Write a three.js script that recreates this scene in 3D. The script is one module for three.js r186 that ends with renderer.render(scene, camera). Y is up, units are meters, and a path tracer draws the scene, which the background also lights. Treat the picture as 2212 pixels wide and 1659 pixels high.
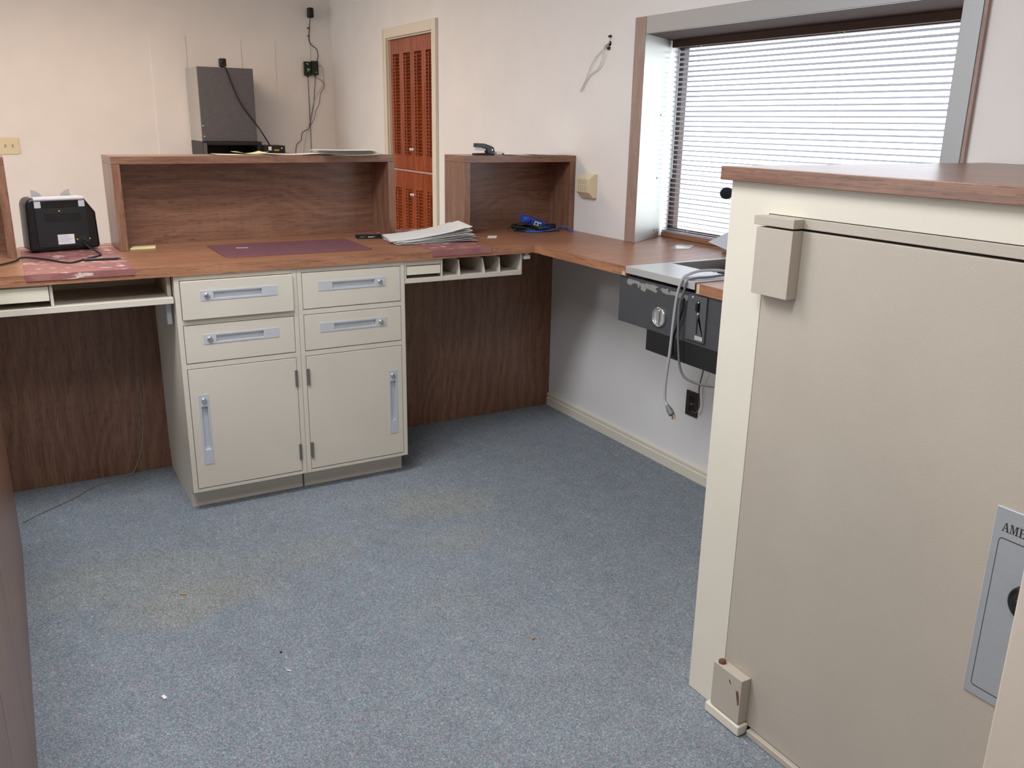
import * as THREE from 'three';
import { RoundedBoxGeometry } from 'three/addons/geometries/RoundedBoxGeometry.js';
import { mergeGeometries } from 'three/addons/utils/BufferGeometryUtils.js';
import { RectAreaLightUniformsLib } from 'three/addons/lights/RectAreaLightUniformsLib.js';

// ---------------------------------------------------------------- camera, sky, exposure
const scene = new THREE.Scene();
const renderer = new THREE.WebGLRenderer({ antialias: true });
renderer.toneMapping = THREE.LinearToneMapping;
renderer.toneMappingExposure = 1.18;
renderer.shadowMap.enabled = true;
RectAreaLightUniformsLib.init();

const camera = new THREE.PerspectiveCamera(2 * Math.atan(829.5 / 1873.49) * 180 / Math.PI, 2212 / 1659, 0.02, 200);
camera.position.set(0, 1.4714, 0);
camera.rotation.order = 'YXZ';
camera.rotation.set(-0.2917, -0.525, 0.0169);

// overcast sky seen through the drive-up window
scene.background = new THREE.Color().setRGB(0.9, 0.96, 1.03);
scene.backgroundIntensity = 4.4;

// ceiling troffers: [x, depth, intensity, colour]
const TROFFERS = [
  [0.2, 2.4, 14.5, 0xf3f6fc], [-2.0, 2.3, 14.5, 0xf3f6fc], [0.1, 1.0, 9.5, 0xf3f6fc],  // the last of these is an added fill light for near carpet and safe
  [0.45, 5.5, 12.5, 0xffdabb], [-1.9, 5.3, 8.0, 0xffdabb],
];
const CEIL = 2.62;

// ---------------------------------------------------------------- helpers
// plan coordinates: x to the right along the teller counter, y up, d = depth away from the camera (z = -d)
function rng(seed) { let s = seed >>> 0; return () => { s = (s + 0x6D2B79F5) | 0; let t = Math.imul(s ^ (s >>> 15), 1 | s); t = (t + Math.imul(t ^ (t >>> 7), 61 | t)) ^ t; return ((t ^ (t >>> 14)) >>> 0) / 4294967296; }; }
const V = (x, y, d) => new THREE.Vector3(x, y, -d);
function hash(ix, iy, seed) { let h = Math.imul(ix, 374761393) ^ Math.imul(iy, 668265263) ^ Math.imul(seed, 2246822519); h = Math.imul(h ^ (h >>> 13), 1274126177); return ((h ^ (h >>> 16)) >>> 0) / 4294967296; }
function vnoise(x, y, px, py, seed) {               // value noise, periodic px * py cells
  const ix = Math.floor(x), iy = Math.floor(y), fx = x - ix, fy = y - iy;
  const u = fx * fx * (3 - 2 * fx), v = fy * fy * (3 - 2 * fy);
  const m = (a, p) => ((a % p) + p) % p;
  const a = hash(m(ix, px), m(iy, py), seed), b = hash(m(ix + 1, px), m(iy, py), seed), c = hash(m(ix, px), m(iy + 1, py), seed), d = hash(m(ix + 1, px), m(iy + 1, py), seed);
  return a + (b - a) * u + (c - a) * v + (a - b - c + d) * u * v;
}
function fbm(u, v, fx, fy, seed, oct = 4) { let s = 0, a = 0.5, t = 0; for (let o = 0; o < oct; o++) { s += a * vnoise(u * fx, v * fy, fx, fy, seed + o); t += a; a *= 0.5; fx *= 2; fy *= 2; } return s / t; }
function tex(w, h, fn, srgb = true, rx = 1, ry = 1) {      // rx, ry: metres one tile covers
  const data = new Uint8Array(w * h * 4);
  for (let j = 0; j < h; j++) for (let i = 0; i < w; i++) {
    const c = fn((i + 0.5) / w, (j + 0.5) / h, i, j), k = (j * w + i) * 4;
    for (let q = 0; q < 3; q++) data[k + q] = Math.max(0, Math.min(255, c[q]));
    data[k + 3] = 255;
  }
  const t = new THREE.DataTexture(data, w, h, THREE.RGBAFormat);
  t.wrapS = t.wrapT = THREE.RepeatWrapping; t.magFilter = THREE.LinearFilter; t.minFilter = THREE.LinearMipmapLinearFilter; t.generateMipmaps = true;
  if (srgb) t.colorSpace = THREE.SRGBColorSpace;
  t.repeat.set(1 / rx, 1 / ry); t.needsUpdate = true;
  return t;
}
const mix3 = (a, b, t) => [a[0] + (b[0] - a[0]) * t, a[1] + (b[1] - a[1]) * t, a[2] + (b[2] - a[2]) * t];
const clamp = (x, a = 0, b = 1) => Math.min(b, Math.max(a, x));
const smooth = (a, b, x) => { const t = clamp((x - a) / (b - a)); return t * t * (3 - 2 * t); };

// uv in metres on every face, the grain (u) along the given axis where the face holds it
function uvm(g, grain = 'x', ou = 0, ov = 0) {
  if (g.index) g = g.toNonIndexed();
  if (!g.attributes.normal) g.computeVertexNormals();
  const p = g.attributes.position, uv = new Float32Array(p.count * 2), ax = ['x', 'y', 'z'];
  const A = new THREE.Vector3(), B = new THREE.Vector3(), C = new THREE.Vector3();
  for (let i = 0; i < p.count; i += 3) {
    A.fromBufferAttribute(p, i); B.fromBufferAttribute(p, i + 1).sub(A); C.fromBufferAttribute(p, i + 2).sub(A); B.cross(C);
    const n = [Math.abs(B.x), Math.abs(B.y), Math.abs(B.z)], k = n.indexOf(Math.max(...n));
    let rest = ax.filter((a, q) => q !== k);
    if (rest[1] === grain) rest = [rest[1], rest[0]];
    if (!rest.includes(grain) && rest[0] === 'y') rest = [rest[1], rest[0]];
    for (let q = 0; q < 3; q++) { A.fromBufferAttribute(p, i + q); uv[(i + q) * 2] = A[rest[0]] + ou; uv[(i + q) * 2 + 1] = A[rest[1]] + ov; }
  }
  g.setAttribute('uv', new THREE.BufferAttribute(uv, 2));
  return g;
}
function bx(x0, x1, y0, y1, d0, d1, r = 0, grain = 'x', ou = 0, ov = 0) {
  const w = Math.abs(x1 - x0), h = Math.abs(y1 - y0), l = Math.abs(d1 - d0), m = Math.min(w, h, l);
  r = Math.min(r, m * 0.45);
  const g = r > 0.0002 ? new RoundedBoxGeometry(w, h, l, 1, r) : new THREE.BoxGeometry(w, h, l);
  g.translate((x0 + x1) / 2, (y0 + y1) / 2, -(d0 + d1) / 2);
  return uvm(g, grain, ou, ov);
}
// a plan outline (points [x, d]) raised from y0 to y1
function slab(pts, y0, y1, bevel = 0, grain = 'x', holes = []) {
  const s = new THREE.Shape(pts.map(([x, d]) => new THREE.Vector2(x, d)));
  for (const h of holes) s.holes.push(new THREE.Path(h.map(([x, d]) => new THREE.Vector2(x, d))));
  const g = new THREE.ExtrudeGeometry(s, { depth: y1 - y0 - 2 * bevel, bevelEnabled: bevel > 0, bevelThickness: bevel, bevelSize: bevel, bevelOffset: -bevel, bevelSegments: 2, curveSegments: 12 });
  g.translate(0, 0, bevel); g.rotateX(-Math.PI / 2); g.translate(0, y0, 0);
  return uvm(g, grain);
}
// outline in the plane facing the camera side (x, y), from depth d0 (front) to d1 (rear)
function plate(pts, d0, d1, bevel = 0, holes = [], grain = 'x') {
  const s = pts.getPoints ? pts : new THREE.Shape(pts.map(([x, y]) => new THREE.Vector2(x, y)));
  for (const h of holes) s.holes.push(h.getPoints ? h : new THREE.Path(h.map(([x, y]) => new THREE.Vector2(x, y))));
  const g = new THREE.ExtrudeGeometry(s, { depth: d1 - d0 - 2 * bevel, bevelEnabled: bevel > 0, bevelThickness: bevel, bevelSize: bevel, bevelOffset: -bevel, bevelSegments: 2, curveSegments: 16 });
  g.translate(0, 0, -d1 + bevel);
  return uvm(g, grain);
}
// outline in the plane of the window wall (d, y), from x0 to x1
function wallplate(pts, x0, x1, holes = [], bevel = 0, grain = 'z') {
  const s = pts.getPoints ? pts : new THREE.Shape(pts.map(([d, y]) => new THREE.Vector2(d, y)));
  for (const h of holes) s.holes.push(h.getPoints ? h : new THREE.Path(h.map(([d, y]) => new THREE.Vector2(d, y))));
  const g = new THREE.ExtrudeGeometry(s, { depth: x1 - x0 - 2 * bevel, bevelEnabled: bevel > 0, bevelThickness: bevel, bevelSize: bevel, bevelOffset: -bevel, bevelSegments: 2, curveSegments: 20 });
  g.rotateY(Math.PI / 2); g.translate(x0 + bevel, 0, 0);
  return uvm(g, grain);
}
const rect = (a0, a1, b0, b1) => [[a0, b0], [a1, b0], [a1, b1], [a0, b1]];
function rrect(a0, a1, b0, b1, r) {
  const s = new THREE.Shape();
  s.moveTo(a0 + r, b0); s.lineTo(a1 - r, b0); s.absarc(a1 - r, b0 + r, r, -Math.PI / 2, 0); s.lineTo(a1, b1 - r); s.absarc(a1 - r, b1 - r, r, 0, Math.PI / 2);
  s.lineTo(a0 + r, b1); s.absarc(a0 + r, b1 - r, r, Math.PI / 2, Math.PI); s.lineTo(a0, b0 + r); s.absarc(a0 + r, b0 + r, r, Math.PI, 1.5 * Math.PI);
  return s;
}
function tube(pts, r, seg = 0, rad = 7) {
  const c = new THREE.CatmullRomCurve3(pts.map((p) => V(...p)), false, 'catmullrom', 0.5);
  const T = seg || pts.length * 7, g = new THREE.TubeGeometry(c, T, r, rad, false), p = g.attributes.position, pos = [];
  for (const [ring, flip] of [[0, true], [T, false]]) {                  // close both ends
    const P = []; for (let k = 0; k <= rad; k++) P.push(new THREE.Vector3().fromBufferAttribute(p, ring * (rad + 1) + k));
    const m = c.getPointAt(ring ? 1 : 0);
    for (let k = 0; k < rad; k++) for (const q of flip ? [m, P[k + 1], P[k]] : [m, P[k], P[k + 1]]) pos.push(q.x, q.y, q.z);
  }
  const cap = new THREE.BufferGeometry(); cap.setAttribute('position', new THREE.Float32BufferAttribute(pos, 3)); cap.computeVertexNormals();
  cap.setAttribute('uv', new THREE.Float32BufferAttribute(new Float32Array(pos.length / 3 * 2), 2));
  const body = g.toNonIndexed(); return mergeGeometries([body, cap]);
}
function bar(a, b, r, r2 = r, n = 14) {               // a round bar between two points
  const p = V(...a), q = V(...b), d = q.clone().sub(p), g = new THREE.CylinderGeometry(r2, r, d.length(), n);
  g.applyQuaternion(new THREE.Quaternion().setFromUnitVectors(new THREE.Vector3(0, 1, 0), d.clone().normalize()));
  g.translate((p.x + q.x) / 2, (p.y + q.y) / 2, (p.z + q.z) / 2);
  return g.toNonIndexed();
}
function lathe(prof, at, axis, n = 28) {              // profile [[r, t]...] turned about an axis through a point
  const g = new THREE.LatheGeometry(prof.map(([r, t]) => new THREE.Vector2(r, t)), n);
  g.applyQuaternion(new THREE.Quaternion().setFromUnitVectors(new THREE.Vector3(0, 1, 0), axis));
  const p = V(...at); g.translate(p.x, p.y, p.z);
  return g.toNonIndexed();
}
const CAMWARD = new THREE.Vector3(0, 0, 1), ROOMWARD = new THREE.Vector3(-1, 0, 0), UP = new THREE.Vector3(0, 1, 0);
const taken = new Map(), baseOf = new WeakMap();
function numbered(n) { const k = taken.get(n) ?? 0; taken.set(n, k + 1); return k ? `${n}_${String(k).padStart(3, '0')}` : n; }
function thing(name, label, category, at = [0, 0, 0], turn = 0, group) {      // local = true builds about the base itself
  const o = new THREE.Group(); o.name = numbered(name); o.position.copy(V(...at)); o.rotation.y = turn;
  o.userData = { label, category }; if (group) o.userData.group = group;
  scene.add(o); baseOf.set(o, turn ? new THREE.Vector3() : o.position.clone());
  return o;
}
function finish(g) {
  if (Array.isArray(g)) g = mergeGeometries(g.map((q) => { q = q.index ? q.toNonIndexed() : q; if (!q.attributes.uv) uvm(q); for (const k of Object.keys(q.attributes)) if (!['position', 'normal', 'uv'].includes(k)) q.deleteAttribute(k); return q; }));
  return g;
}
function part(parent, name, g, m, label) {
  g = finish(g);
  const b = baseOf.get(parent); g.translate(-b.x, -b.y, -b.z);
  const o = new THREE.Mesh(g, m); o.name = name; o.castShadow = o.receiveShadow = true;
  if (label) o.userData.label = label;
  parent.add(o); baseOf.set(o, b);
  return o;
}
function single(name, g, m, label, category, group) {
  const o = new THREE.Mesh(finish(g), m); o.name = numbered(name); o.castShadow = o.receiveShadow = true;
  o.geometry.computeBoundingBox(); const c = new THREE.Vector3(); o.geometry.boundingBox.getCenter(c); c.y = o.geometry.boundingBox.min.y;
  o.geometry.translate(-c.x, -c.y, -c.z); o.position.copy(c);
  o.userData = { label, category }; if (group) o.userData.group = group;
  scene.add(o); baseOf.set(o, c);
  return o;
}
function struct(name, g, m, label, category = 'wall') {
  const o = new THREE.Mesh(finish(g), m); o.name = name; o.castShadow = o.receiveShadow = true;
  o.userData = { kind: 'structure', label, category }; scene.add(o); baseOf.set(o, new THREE.Vector3());
  return o;
}

// ---------------------------------------------------------------- materials
const std = (o) => new THREE.MeshStandardMaterial(o), phy = (o) => new THREE.MeshPhysicalMaterial(o);
function woodTex(dark, mid, light, seed) {
  return tex(1024, 768, (u, v) => {
    const warp = fbm(u, v, 2, 3, seed, 4), w2 = fbm(u, v, 6, 10, seed + 9, 3);
    const ring = 0.5 + 0.5 * Math.sin(2 * Math.PI * (v * 14 + warp * 6 + w2 * 0.5));
    const fibre = fbm(u, v, 10, 260, seed + 20, 3), pore = fbm(u, v, 36, 380, seed + 30, 2), broad = fbm(u, v, 2, 7, seed + 40, 3);
    let t = 0.2 * ring ** 1.6 + 0.5 * fibre + 0.3 * broad;
    let c = t < 0.45 ? mix3(dark, mid, clamp(t / 0.45)) : mix3(mid, light, clamp((t - 0.45) / 0.4));
    if (pore < 0.3) c = mix3(c, dark, 0.55);
    return c;
  }, true, 1.3, 0.75);
}
const walnut = woodTex([112, 74, 52], [166, 116, 86], [190, 140, 108], 11);
const walnutDark = woodTex([93, 63, 48], [134, 96, 76], [156, 117, 94], 57);
const fineBump = tex(256, 256, (u, v) => { const n = 128 + 127 * (fbm(u, v, 32, 32, 5, 3) - 0.5) * 1.6; return [n, n, n]; }, false, 0.12, 0.12);
const gritBump = tex(256, 256, (u, v) => { const n = 128 + 127 * (fbm(u, v, 64, 64, 15, 2) - 0.5) * 1.6; return [n, n, n]; }, false, 0.1, 0.1);
const M = {};
M.counter = phy({ map: walnut, roughness: 0.38, clearcoat: 0.15, clearcoatRoughness: 0.3 });
M.wood = std({ map: walnutDark, roughness: 0.3 });
M.woodRaw = std({ color: 0xc6b79a, roughness: 0.9, map: null });
function paintTex(c, amp, seed, spots = 0) {
  return tex(512, 512, (u, v) => {
    const n = (fbm(u, v, 6, 6, seed, 4) - 0.5) * amp + (hash(Math.floor(u * 512), Math.floor(v * 512), seed) - 0.5) * amp * 0.45;
    const s = spots ? smooth(0.72, 0.8, fbm(u, v, 10, 10, seed + 77, 4)) * spots : 0;
    return [c[0] + n - s * 14, c[1] + n - s * 20, c[2] + n - s * 30];
  }, true, 0.8, 0.8);
}
M.wall = std({ map: paintTex([237, 235, 232], 6, 3), roughness: 0.9, bumpMap: fineBump, bumpScale: 0.0003 });
M.ceiling = std({ color: 0xe9e6df, roughness: 0.95 });
M.trim = std({ color: 0xe4ddcc, roughness: 0.55 });
M.cabinet = std({ map: paintTex([218, 210, 195], 6, 21, 0), roughness: 0.5 });
M.cream = std({ map: paintTex([226, 220, 203], 6, 31, 0), roughness: 0.55 });
M.safe = std({ map: paintTex([189, 179, 164], 8, 41, 0), roughness: 0.5, bumpMap: gritBump, bumpScale: 0.0002 });
M.gap = std({ color: 0x18130f, roughness: 0.9 });
M.alu = std({ color: 0xd3d7dc, roughness: 0.4, metalness: 0.3 });
M.chrome = std({ color: 0xdadde0, roughness: 0.12, metalness: 1 });
const brush = tex(512, 512, (u, v) => { const n = 150 + 40 * (fbm(u, v, 4, 256, 61, 2) - 0.5); return [n, n, n]; }, false, 0.5, 0.25);
M.steel = std({ color: 0xd2d4d3, roughness: 0.6, metalness: 0.55, roughnessMap: brush });
M.steelDark = std({ color: 0x9a958e, roughness: 0.42, metalness: 0.85 });
M.jamb = std({ color: 0xd9dcd6, roughness: 0.42, metalness: 0.35 });
M.hinge = std({ color: 0x8d8a86, roughness: 0.45, metalness: 0.7 });
M.charcoal = std({ map: tex(512, 512, (u, v) => { const n = (fbm(u, v, 8, 8, 71, 4) - 0.5) * 10; return [72 + n, 73 + n, 76 + n]; }, true, 0.5, 0.5), roughness: 0.5 });
M.black = std({ color: 0x1b1b1d, roughness: 0.5 });
M.blackGloss = std({ color: 0x141416, roughness: 0.28 });
M.rubber = std({ color: 0x232325, roughness: 0.65 });
M.greyCord = std({ color: 0xb0b1b4, roughness: 0.55 });
M.white = std({ color: 0xeeeeea, roughness: 0.6 });
M.paper = std({ color: 0xf1f0ec, roughness: 0.85, side: THREE.DoubleSide });
M.paperGrey = std({ color: 0xe3e1dc, roughness: 0.85, side: THREE.DoubleSide });
M.paperYellow = std({ color: 0xefe9a8, roughness: 0.85, side: THREE.DoubleSide });
M.beige = std({ color: 0xe4d8b4, roughness: 0.5 });
M.drawerFront = std({ color: 0xe6dfca, roughness: 0.5 });
M.partition = std({ map: paintTex([222, 206, 190], 6, 8), roughness: 0.9 });
M.casingSteel = std({ color: 0xa9acae, roughness: 0.5, metalness: 0.6 });
M.bronze = std({ color: 0x4a3830, roughness: 0.45 });
M.soffit = std({ color: 0x4f3a31, roughness: 0.85 });
M.casingBrown = std({ map: woodTex([136, 114, 106], [160, 138, 128], [176, 154, 143], 91), roughness: 0.45 });
M.blind = std({ color: 0xaaaab6, roughness: 0.5, side: THREE.DoubleSide });
M.cordWhite = std({ color: 0xf0f0ee, roughness: 0.8 });
M.glass = phy({ color: 0xffffff, roughness: 0.0, transmission: 1, thickness: 0, ior: 1.5, side: THREE.DoubleSide });
M.wand = phy({ color: 0xeef4f4, roughness: 0.15, transmission: 0.7, thickness: 0, ior: 1.45 });
M.louver = phy({ map: woodTex([108, 48, 21], [156, 74, 35], [184, 99, 51], 131), roughness: 0.32, clearcoat: 0.5, clearcoatRoughness: 0.12 });
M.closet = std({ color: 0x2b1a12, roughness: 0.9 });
M.ledge = std({ color: 0xc09a92, roughness: 0.5 });
M.grey = std({ map: tex(256, 256, (u, v) => { const n = (fbm(u, v, 32, 32, 81, 3) - 0.5) * 12; return [92 + n, 93 + n, 97 + n]; }, true, 0.5, 0.5), roughness: 0.7 });
M.greyLight = std({ color: 0xb2aea8, roughness: 0.6 });
M.blue = std({ color: 0x2f4fae, roughness: 0.4 });
M.blueCord = std({ color: 0x3f6cc0, roughness: 0.5 });
M.mauve = std({ color: 0x7c525a, roughness: 0.45 });
M.led = std({ color: 0x103010, emissive: 0x3cff50, emissiveIntensity: 0.7 });
M.yellow = std({ color: 0xd0a01a, roughness: 0.6 });
M.brownPlastic = std({ color: 0x3a2e28, roughness: 0.4 });
M.rust = std({ color: 0x6b4a38, roughness: 0.85 });
// worn red vinyl with pale scuffs where it has been scraped
function scuffTex(seed) {
  return tex(512, 512, (u, v) => {
    const n = fbm(u, v, 5, 5, seed, 4), s = smooth(0.66, 0.7, fbm(u, v, 9, 22, seed + 5, 4)), m = smooth(0.58, 0.66, fbm(u, v, 4, 6, seed + 8, 4));
    let c = mix3([134, 78, 80], [164, 110, 104], n);
    c = mix3(c, [172, 128, 110], m * 0.5);
    return mix3(c, [226, 214, 204], s * 0.85);
  }, true, 0.42, 0.42);
}
M.redVinyl = std({ map: scuffTex(201), roughness: 0.55 });
// loop pile carpet: rows of small loops in blue greys with flecks of rose and teal
const carpetTex = tex(1024, 1024, (u, v, i, j) => {
  const row = j >> 2, col = (i + (row & 1 ? 2 : 0)) >> 2, h = hash(col % 256, row, 7), k = hash(col % 256, row, 9);
  const fx = ((i + (row & 1 ? 2 : 0)) & 3) / 3 - 0.5, fy = (j & 3) / 3 - 0.5, loop = 1 - 0.5 * (fx * fx + fy * fy);
  let c = mix3([128, 138, 146], [167, 176, 182], h);
  if (k < 0.10) c = mix3(c, [192, 158, 168], 0.6); else if (k < 0.2) c = mix3(c, [132, 180, 186], 0.6); else if (k < 0.3) c = mix3(c, [108, 118, 144], 0.6); else if (k > 0.95) c = mix3(c, [214, 218, 218], 0.6);
  const b = 0.96 + 0.08 * fbm(u, v, 24, 24, 77, 3);
  return [c[0] * loop * b, c[1] * loop * b, c[2] * loop * b];
}, true, 0.9, 0.9);
const carpetBump = tex(512, 512, (u, v, i, j) => {
  const row = j >> 2, ii = i + (row & 1 ? 2 : 0), fx = (ii & 3) / 3 - 0.5, fy = (j & 3) / 3 - 0.5, h = 230 - 300 * (fx * fx + fy * fy) + 25 * hash(ii >> 2, row, 3);
  return [h, h, h];
}, false, 0.45, 0.45);
M.carpet = std({ map: carpetTex, bumpMap: carpetBump, bumpScale: 0.0005, roughness: 1.0, vertexColors: true });

function canvasMat(w, h, draw, opt = {}) {
  const c = document.createElement('canvas'); c.width = w; c.height = h; draw(c.getContext('2d'), w, h);
  const t = new THREE.CanvasTexture(c); t.colorSpace = THREE.SRGBColorSpace;
  return std({ map: t, roughness: 0.6, ...opt });
}
// a thin printed card: quad with uv 0..1, corners given as bottom-left, bottom-right, top-right, top-left [x,y,d]
function card(bl, br, tr, tl) {
  const g = new THREE.BufferGeometry(), P = [bl, br, tr, tl].map((p) => V(...p)), pos = [], uv = [];
  const q = [[0, 0], [1, 0], [1, 1], [0, 1]];
  for (const k of [0, 1, 2, 0, 2, 3]) { pos.push(P[k].x, P[k].y, P[k].z); uv.push(...q[k]); }
  g.setAttribute('position', new THREE.Float32BufferAttribute(pos, 3)); g.setAttribute('uv', new THREE.Float32BufferAttribute(uv, 2)); g.computeVertexNormals();
  return g;
}

// ---------------------------------------------------------------- the room
const XW = 2.448, DB = 7.2245;            // window wall, back wall
{
  // floor with stains and tracked dirt carried as vertex colour on the carpet's own colour
  const x0 = -4, x1 = XW + 0.1, d0 = -2, d1 = DB + 0.1, nx = 200, nz = 280;
  const g = new THREE.PlaneGeometry(x1 - x0, d1 - d0, nx, nz); g.rotateX(-Math.PI / 2); g.translate((x0 + x1) / 2, 0, -(d0 + d1) / 2);
  const p = g.attributes.position, col = new Float32Array(p.count * 3), uv = g.attributes.uv;
  const stains = [[1.47, 2.9, 0.3, 0.16, 0.5], [0.36, 2.62, 0.24, 0.12, 0.55], [0.22, 2.88, 0.26, 0.16, 0.35], [1.3, 2.62, 0.16, 0.1, 0.3], [1.95, 3.2, 0.2, 0.1, 0.4], [0.75, 2.75, 0.22, 0.1, 0.25], [1.05, 2.2, 0.18, 0.12, 0.15]];
  for (let i = 0; i < p.count; i++) {
    const x = p.getX(i), d = -p.getZ(i), n = fbm(x / 6 + 1, d / 10 + 1, 14, 24, 301, 5), n2 = fbm(x / 6 + 1, d / 10 + 1, 40, 64, 307, 3);
    let s = 0;
    for (const [sx, sd, a, b, k] of stains) { const q = Math.hypot((x - sx) / a, (d - sd) / b) + (n - 0.5) * 2.2 + (n2 - 0.5) * 1.0; s = Math.max(s, k * smooth(1.15, 0.35, q)); }
    const dirt = 1 - 0.05 * smooth(0.5, 0.75, n2) + 0.03 * (n - 0.5);
    col[i * 3] = dirt * (1 + 0.24 * s); col[i * 3 + 1] = dirt * (1 + 0.10 * s); col[i * 3 + 2] = dirt * (1 - 0.16 * s);
    uv.setXY(i, x, -d);
  }
  g.setAttribute('color', new THREE.BufferAttribute(col, 3));
  const f = struct('floor', g, M.carpet, 'blue grey loop pile carpet with tan stains', 'carpet');
  part(f, 'subfloor', bx(x0, x1, -0.12, -0.002, d0, d1), M.ceiling);

  const DH = [5.275, 6.037], YH = 2.025;
  const wr = struct('wall_right', [[XW, XW + 0.018, 1.625, 3.185], [XW + 0.018, XW + 0.45, 1.36, 3.42]].map(([xa, xb, da, db]) => wallplate([[-2, 0], [DH[0], 0], [DH[0], YH], [DH[1], YH], [DH[1], 0], [DB + 0.12, 0], [DB + 0.12, CEIL], [-2, CEIL]], xa, xb, [[[da, 0.925], [2.235, 0.925], [2.235, 0.83], [2.585, 0.83], [2.585, 0.925], [db, 0.925], [db, 1.90], [da, 1.90]]])), M.wall, 'off-white painted wall holding the drive-up window and louvered closet');
  struct('wall_back', bx(-4.12, XW, 0, CEIL, DB, DB + 0.12), M.wall, 'peach white back wall of the lobby');
  const wb = scene.getObjectByName('wall_back');
  for (const [a, b, t] of [[1.066, 1.322, 2.06], [1.326, 1.727, 2.045], [1.731, 1.986, 2.066]]) part(wb, 'wall_panel', bx(a, b, 0.02, t, DB - 0.006, DB - 0.0003, 0.0015), M.wall);
  struct('wall_left', wallplate([[-2.12, 0], [DB, 0], [DB, CEIL], [-2.12, CEIL]], -4.12, -4, [rect(3.6, 7.0, 0.35, 2.25)]), M.wall, 'off-white wall at the far end of the teller line');
  struct('wall_near', bx(-4.12, XW + 0.45, 0, CEIL, -2.12, -2), M.wall, 'off-white wall behind the teller area');
  struct('wall_partition', bx(1.245, XW - 0.002, 0, CEIL, 0.5, 0.622, 0.004), M.partition, 'end of a cream partition wall beside the safe');
  struct('ceiling', bx(-4.12, XW + 0.45, CEIL, CEIL + 0.1, -2.12, DB + 0.12), M.ceiling, 'white ceiling above the teller area', 'ceiling');

  // moulded baseboard under the window wall counter
  const prof = [[0, 0], [0.015, 0], [0.015, 0.041], [0.008, 0.045], [0.008, 0.049], [0.0125, 0.053], [0.0115, 0.062], [0.004, 0.0685], [0, 0.0685]];
  const s = new THREE.Shape(prof.map(([a, b]) => new THREE.Vector2(a, b)));
  const base = (d0, d1) => { const q = new THREE.ExtrudeGeometry(s, { depth: d1 - d0, bevelEnabled: false }); q.scale(-1, 1, 1); q.translate(XW, 0, -d1); const idx = q.index; const n = q.toNonIndexed ? q : q; const pp = n.attributes.position.array; for (let i = 0; i < pp.length; i += 9) for (let k = 0; k < 3; k++) { const t = pp[i + k]; pp[i + k] = pp[i + 6 + k]; pp[i + 6 + k] = t; } n.computeVertexNormals(); return uvm(n); };
  struct('baseboard_right', [base(0.63, 3.822), base(4.05, 5.21), base(6.1, DB)], M.trim, 'cream moulded baseboard along the window wall', 'baseboard');
}

// ---------------------------------------------------------------- drive-up window with casing, frame and glass
{
  const w = thing('window_1', 'wide drive-up window with metal casing and white blinds', 'window', [2.6, 0.965, 2.4]); w.userData.kind = 'structure';
  const XF = 2.433, y0 = 0.966, yh0 = 1.843, yh1 = 1.9114, dl0 = 3.127, dl1 = 3.201, dr0 = 1.682, dr1 = 1.618, XB = 2.70;
  part(w, 'casing', slab([[XF, dl0], [XF, dl1], [XW - 0.0005, dl1], [XW - 0.0005, dl0 + 0.0095]], y0, yh1, 0, 'y'), M.casingBrown, 'brown wood grain side casing');
  part(w, 'casing', bx(XF, XW - 0.0005, yh0, yh1, dr1, dl0 - 0.0006, 0.002, 'z'), M.casingSteel, 'grey metal head casing');
  part(w, 'casing', bx(XF, XW - 0.0005, y0, yh0 - 0.0006, dr1, dr0, 0.002, 'y'), M.casingSteel, 'pale grey metal side casing');
  part(w, 'casing_edge', bx(XF + 0.002, XW - 0.0005, y0, yh1, dr1 - 0.012, dr1 - 0.0006, 0.001, 'y'), M.casingBrown, 'brown edge strip on the casing');
  // splayed metal jambs, soffit of the recess
  const jamb = (pts, m, n, y1 = yh0) => part(w, n, slab(pts, y0, y1, 0, 'x'), m);
  const dj = 3.285;
  jamb([[XF + 0.0005, dl0 - 0.0015], [XF + 0.0145, dl0 + 0.0075], [XW + 0.001, dl0 + 0.04], [XB, dj + 0.03], [XB, dj]], M.jamb, 'jamb_panel');
  jamb([[XB + 0.0005, dj + 0.003], [XB + 0.0005, dj + 0.04], [2.80, dj + 0.09], [2.80, dj + 0.054]], M.white, 'jamb_return');
  jamb([[XF + 0.001, dr0 - 0.0008], [XB, dr0 - 0.17], [XB, dr0 - 0.2], [XW + 0.001, dr0 - 0.04]], M.jamb, 'jamb_panel');
  for (const [y] of [[1.52], [1.24], [1.0]]) part(w, 'screw', lathe([[0, 0.0025], [0.0035, 0.002], [0.0045, 0]], [2.64, y, 3.2485], new THREE.Vector3(0.51, 0, 0.86).normalize(), 10), M.hinge);
  part(w, 'soffit', slab([[XW + 0.0005, dl0 + 0.055], [XW + 0.0005, dr0 - 0.05], [2.80, dr0 - 0.25], [2.80, dj + 0.09]], yh0, yh0 + 0.03), M.soffit, 'dark brown soffit of the window recess');
  part(w, 'sill', bx(XB + 0.012, 2.80, 0.966, 0.986, 1.4, 3.282, 0.002, 'z'), M.counter, 'narrow wooden sill');
  // dark anodised frame
  const f = [bx(2.80, 2.83, 0.93, 1.895, 3.303, 3.415), bx(2.80, 2.83, 0.93, 1.895, 1.365, 1.44), bx(2.80, 2.83, 1.815, 1.895, 1.44, 3.303), bx(2.80, 2.83, 0.93, 1.0, 1.44, 3.303)];
  part(w, 'frame', f, M.bronze, 'dark bronze window frame');
  const gl = new THREE.PlaneGeometry(1.862, 0.814); gl.rotateY(-Math.PI / 2); gl.translate(2.815, 1.4075, -2.3715); part(w, 'pane', gl.toNonIndexed(), M.glass);
}
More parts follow.
